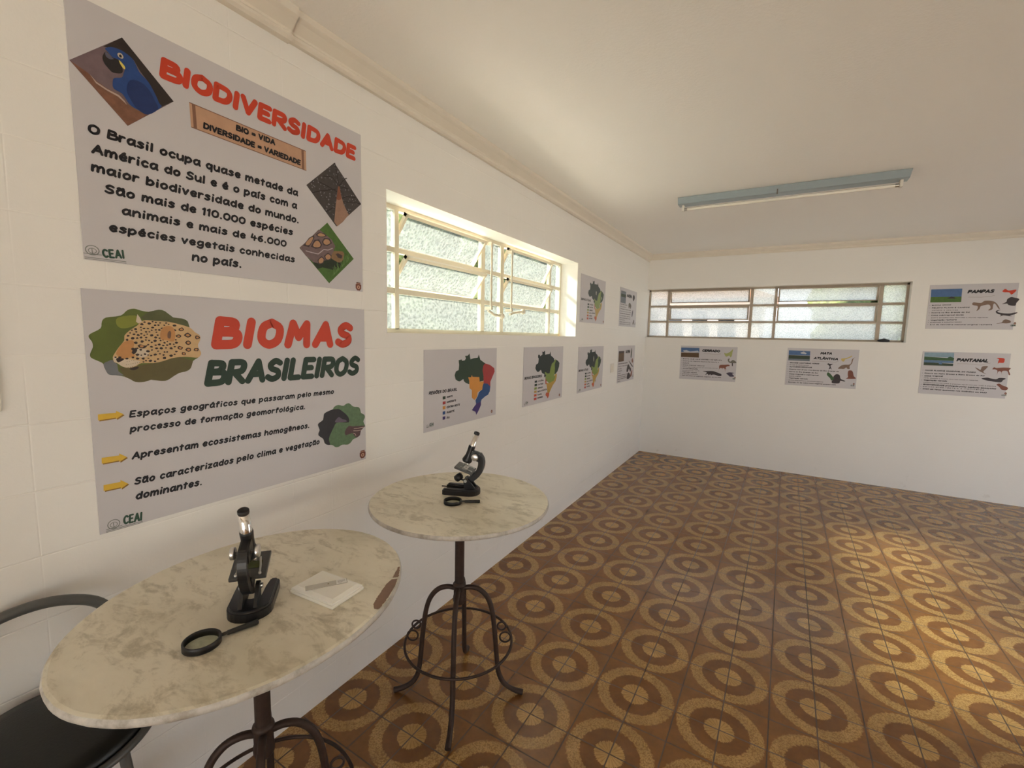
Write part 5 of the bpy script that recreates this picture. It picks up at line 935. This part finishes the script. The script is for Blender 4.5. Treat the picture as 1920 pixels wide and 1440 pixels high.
    if slide_kind == 'label':
        g = MB(); g.M = tilt; g.box(.012,.036,-.038,.040,.0587,.0597); so = g.build('glass_slide', simple('slide_glass', (.50,.52,.52), .12), r)
        g = MB(); g.M = tilt; g.box(.013,.035,-.020,.022,.0597,.0600); g.build('slide_label', simple('slide_paper', (.66,.65,.63), .5), so)
        g = MB(); g.M = tilt; g.box(.022,.027,-.006,.008,.0600,.0602); g.build('slide_mark', simple('slide_ink', (.12,.11,.11), .5), so)
    else:
        g = MB(); g.M = tilt; g.box(.010,.036,-.030,.030,.0587,.0597); g.build('glass_slide', simple('green_slide', (.055,.065,.018), .12), r)
    # mirror housing below the stage
    m = MB(); m.M = Matrix.Translation((.026,0,.078)) @ Matrix.Rotation(A(38),4,'Y')
    if slide_kind == 'label': m.lathe([(0,.018),(.018,.016),(.0235,.006),(.0235,-.006),(.017,-.017),(0,-.019)], 24); m.build('illuminator', M_BLACK, r)
    else:
        m.lathe([(0,-.004),(.018,-.004),(.020,-.001),(.020,.005),(.0165,.005),(.016,.002)], 24); mo = m.build('mirror_mount', M_BLACK, r)
        g = MB(); g.M = m.M; g.lathe([(.0165,.003),(0,.003)], 24); g.build('mirror', M_MIRROR, mo)
    m = MB(); m.tube([(-.014,0,.062),(.008,0,.066),(.026,0,.074)], .0045, 8); m.build('mirror_arm', M_BLACK, r)
    if slide_kind == 'label':
        m = MB(); m.tube([(.08,-.036,.012),(.125,-.036,.012)], .0035, 8); m.build('foot_pin', simple('dark_pin', (.06,.045,.04), .4, .5), r)
    return r
h1 = math.atan2(.66,-.75); h2 = math.atan2(-.36,-.936)
microscope(.580,-6.690,1.0502,h1,'microscope seen from behind on the near table, beside the white box',None if False else 'green')
microscope(.520,-5.578,1.0502,h2,'microscope seen from the side on the far table, with a labelled slide','label')

# ------------------------------------------------------------------ magnifying glasses
M_RIM = simple('black_lens_rim', (.011,.011,.011), .42)
k = NT('lens_glass'); gl = k.new('BsdfGlossy'); gl.inputs['Roughness'].default_value = .03
tp = k.new('BsdfTransparent'); mx = k.new('MixShader'); mx.inputs[0].default_value = .07; k.put(tp.inputs[0], (.93,.96,.92,1))
k.put(mx.inputs[1], tp.outputs[0]); k.put(mx.inputs[2], gl.outputs[0]); k.t.links.new(mx.outputs[0], k.out.inputs[0]); M_LENS = k.m
def magnifier(x, y, z, ang, R, label):
    r = empty('magnifying_glass', (x,y,z), ang); tag(r, label, 'magnifying glass', 'black magnifying glasses on the tables')
    m = MB(); m.lathe([(R-.004,0),(R,.001),(R,.017),(R-.001,.018),(R-.004,.018),(R-.005,.013),(R-.005,.005),(R-.004,0)], 48); m.build('rim', M_RIM, r)
    m = MB(); m.lathe([(R-.004,.0085),(R*.5,.0115),(0,.0125)], 40); m.lathe([(0,.0055),(R*.5,.0062),(R-.004,.0080)], 40); m.build('lens', M_LENS, r)
    m = MB(); m.tube([(R-.001,0,.009),(R+.014,0,.009)], .0045, 10); m.build('ferrule', M_RIM, r)
    m = MB(); m.tube([(R+.012,0,.0085),(R+.016,0,.0085),(R+.05,0,.0085),(R+.083,0,.0085),(R+.086,0,.0085)], [.0055,.0062,.0068,.0075,.006], 10); m.build('handle', M_RIM, r)
    return r
magnifier(.640,-6.856,1.0502,math.atan2(.118,.036),.043,'black magnifying glass lying on the near table in front of the microscope')
magnifier(.568,-5.727,1.0502,math.atan2(.073,.105),.043,'black magnifying glass lying on the far table in front of the microscope')

# ------------------------------------------------------------------ white slide box and glass slide
k = NT('frosted_white_plastic'); k.base((.90,.885,.82), .38, 0, .5); k.b.inputs['Subsurface Weight'].default_value = .25; k.b.inputs['Subsurface Radius'].default_value = (.02,.02,.015); M_FROST = k.m
bx = empty('slide_box', (.699,-6.528,1.0502), A(3.5)); tag(bx, 'flat frosted white plastic box on the near table beside its microscope', 'box')
m = MB(); m.rbox(-.091,.091,-.062,.062,0,.010,.003); m.build('base', M_FROST, bx)
m = MB(); q0 = [(-.088,-.059),(.088,-.059),(.088,.059),(-.088,.059)]; q1 = [(-.076,-.047),(.076,-.047),(.076,.047),(-.076,.047)]
vz = [(x,y,.0105) for x,y in q0]+[(x*1.0,y,.016) for x,y in q0]+[(x,y,.022) for x,y in q1]
m.add(vz, [(3,2,1,0)]+[(i,(i+1)%4,(i+1)%4+4,i+4) for i in range(4)]+[(i+4,(i+1)%4+4,(i+1)%4+8,i+8) for i in range(4)]+[(8,9,10,11)], False); m.build('lid', M_FROST, bx)
sl = empty('microscope_slide', (.699,-6.530,1.0730), A(56)); tag(sl, 'clear glass slide with a white label lying on the white box', 'slide')
m = MB(); m.box(-.060,.060,-.013,.013,0,.0012); m.build('glass', simple('slide_glass_clear', (.56,.54,.48), .1, 0, .03, 30), sl)
m = MB(); m.box(.028,.058,-.012,.012,.0012,.0016); lb = m.build('label_sticker', simple('white_sticker', (.80,.79,.76), .5), sl)
m = MB(); m.box(.032,.054,.004,.006,.0016,.0018); m.box(.032,.054,-.001,.001,.0016,.0018); m.box(.032,.046,-.006,-.004,.0016,.0018); m.build('label_lines', simple('sticker_ink', (.35,.34,.33), .5), lb)
m = MB(); disc(m, (.005,0), .0025, .0025, .0014, 10); m.build('specimen', simple('specimen_brown', (.16,.12,.06), .5), sl)

# ------------------------------------------------------------------ stool
M_GREYTUBE = simple('grey_painted_tube', (.105,.108,.105), .42, .2, .12, 30)
k = NT('black_vinyl'); p = k.obj(); n = k.noise(p, 160, 3, .6); k.base(k.mix(n, (.005,.006,.005), (.012,.013,.011)), .42, 0, .45); k.bump(n, .25, .002); M_VINYL = k.m
st = empty('bar_stool', (.240,-7.045,0)); tag(st, 'round black padded stool with grey tubular frame beside the near table', 'stool')
m = MB(); m.lathe([(0,.725),(.195,.725),(.206,.735),(.207,.752),(.198,.766),(.16,.774),(.08,.778),(0,.779)], 48); m.build('seat', M_VINYL, st)
m = MB(); m.tube([(.217*math.cos(2*math.pi*i/64), .217*math.sin(2*math.pi*i/64), .738) for i in range(64)], .011, 10, True); m.build('seat_rim', M_GREYTUBE, st)
m = MB(); hp = [(-.06,-.205,.735),(-.10,-.21,.80),(-.15,-.205,.90),(-.178,-.165,.985),(-.188,-.085,1.032),(-.190,0,1.046),(-.188,.085,1.032),(-.178,.165,.985),(-.15,.205,.90),(-.10,.21,.80),(-.06,.205,.735)]
m.tube(smooth_path(hp, 6), .0155, 12); m.build('backrest', M_GREYTUBE, st)
for az in (38,142,218,322):
    c_, s_ = math.cos(A(az)), math.sin(A(az)); m = MB()
    m.tube([(.16*c_,.16*s_,.728),(.175*c_,.175*s_,.60),(.208*c_,.208*s_,.30),(.235*c_,.235*s_,.006)], .013, 10); lg = m.build('leg', M_GREYTUBE, st)
m = MB(); m.tube([(.205*math.cos(2*math.pi*i/56), .205*math.sin(2*math.pi*i/56), .30) for i in range(56)], .009, 8, True); m.build('foot_ring', M_GREYTUBE, st)

# ------------------------------------------------------------------ what stands outside the windows
m = MB(); m.box(-30,40,-40,40,-.6,-.3); struct(m.build('ground', simple('pale_concrete', (.62,.61,.58), .8, 0, .08, 2)))
m = MB(); v = [(-.26,-8,1.62),(-.26,0,1.62),(-3.2,0,1.50),(-3.2,-8,1.50)]; m.add([(x,y,z-.05) for x,y,z in v]+v, [(3,2,1,0),(4,5,6,7),(0,1,5,4),(1,2,6,5),(2,3,7,6),(3,0,4,7)], False)
struct(m.build('roof', simple('added_bounce_sheet', (.86,.85,.82), .6, 0, .04, 3)))  # unseen sheet added below the sill to bounce sunlight up to the ceiling
def leaf_mat(name, a, b):
    k = NT(name); p = k.obj(); n = k.noise(p, 9, 6, .75); k.base(k.ramp(n, [(.35,a),(.65,b)]), .6); k.bump(n, .8, .05); return k.m
M_LEAF = leaf_mat('garden_leaves', (.012,.022,.008), (.10,.15,.04)); M_BARK = simple('garden_bark', (.10,.07,.05), .8, 0, .3, 12)
def tree(x, y, hgt, rad, label, seed):
    t = empty('garden_tree', (x,y,-.3)); tag(t, label, 'tree', 'trees outside the windows')
    m = MB(); m.tube([(0,0,0),(.03,.02,hgt*.35),(0,.05,hgt*.6)], [.12,.09,.06], 10); m.build('trunk', M_BARK, t)
    m = MB(); rn = random.Random(seed)
    for i in range(40):
        bm = bmesh.new(); bmesh.ops.create_icosphere(bm, subdivisions=3, radius=rad*rn.uniform(.3,.5))
        c = Vector((rn.uniform(-1,1)*rad*.6, rn.uniform(-1,1)*rad*.6, hgt*rn.uniform(.34,.95)))
        for v in bm.verts: v.co = v.co*(1+.35*noise.noise(v.co*6+c)) + c
        m.bm(bm, True)
    m.build('foliage', M_LEAF, t)
for n_ in range(9):
    far = n_%2
    tree(-7.6 if far else -4.5, -1.0+n_*1.42, 6.1 if far else 4.7+.1*(n_%3), 1.08, 'leafy tree beyond the pebbled panes of the near window', 3+n_)
for n_ in range(4): tree(-10.7, 5.4+3.1*n_, 6.6, 1.1, 'leafy tree beyond the pebbled panes of the near window', 21+n_)
tree(3.2,2.6,3.2,1.0,'leafy tree glimpsed through the right half of the far window',5)
nb = empty('neighbour_house', (.3,3.2,-.3)); tag(nb, 'pale neighbouring house glimpsed through the left half of the far window', 'house')
m = MB(); m.box(-3,1.2,0,3,0,3.0); m.build('wall', simple('house_wall', (.62,.56,.55), .8, 0, .05, 3), nb)
m = MB(); q = [(-3.3,3.0),(1.5,3.0),(-.9,3.9)]; m.M = Matrix.Rotation(math.pi/2,4,'X') @ Matrix.Translation((0,0,-3.3)); m.prism(q, 0, 3.6); m.build('roof', simple('house_roof', (.28,.13,.08), .7, 0, .2, 8), nb)
for i in range(7):
    m = MB(); x = -2.7+i*.52; m.box(x,x+.30,-.02,.02,1.9,2.75); m.build('window', simple('house_window', (.02,.022,.025), .15), nb)
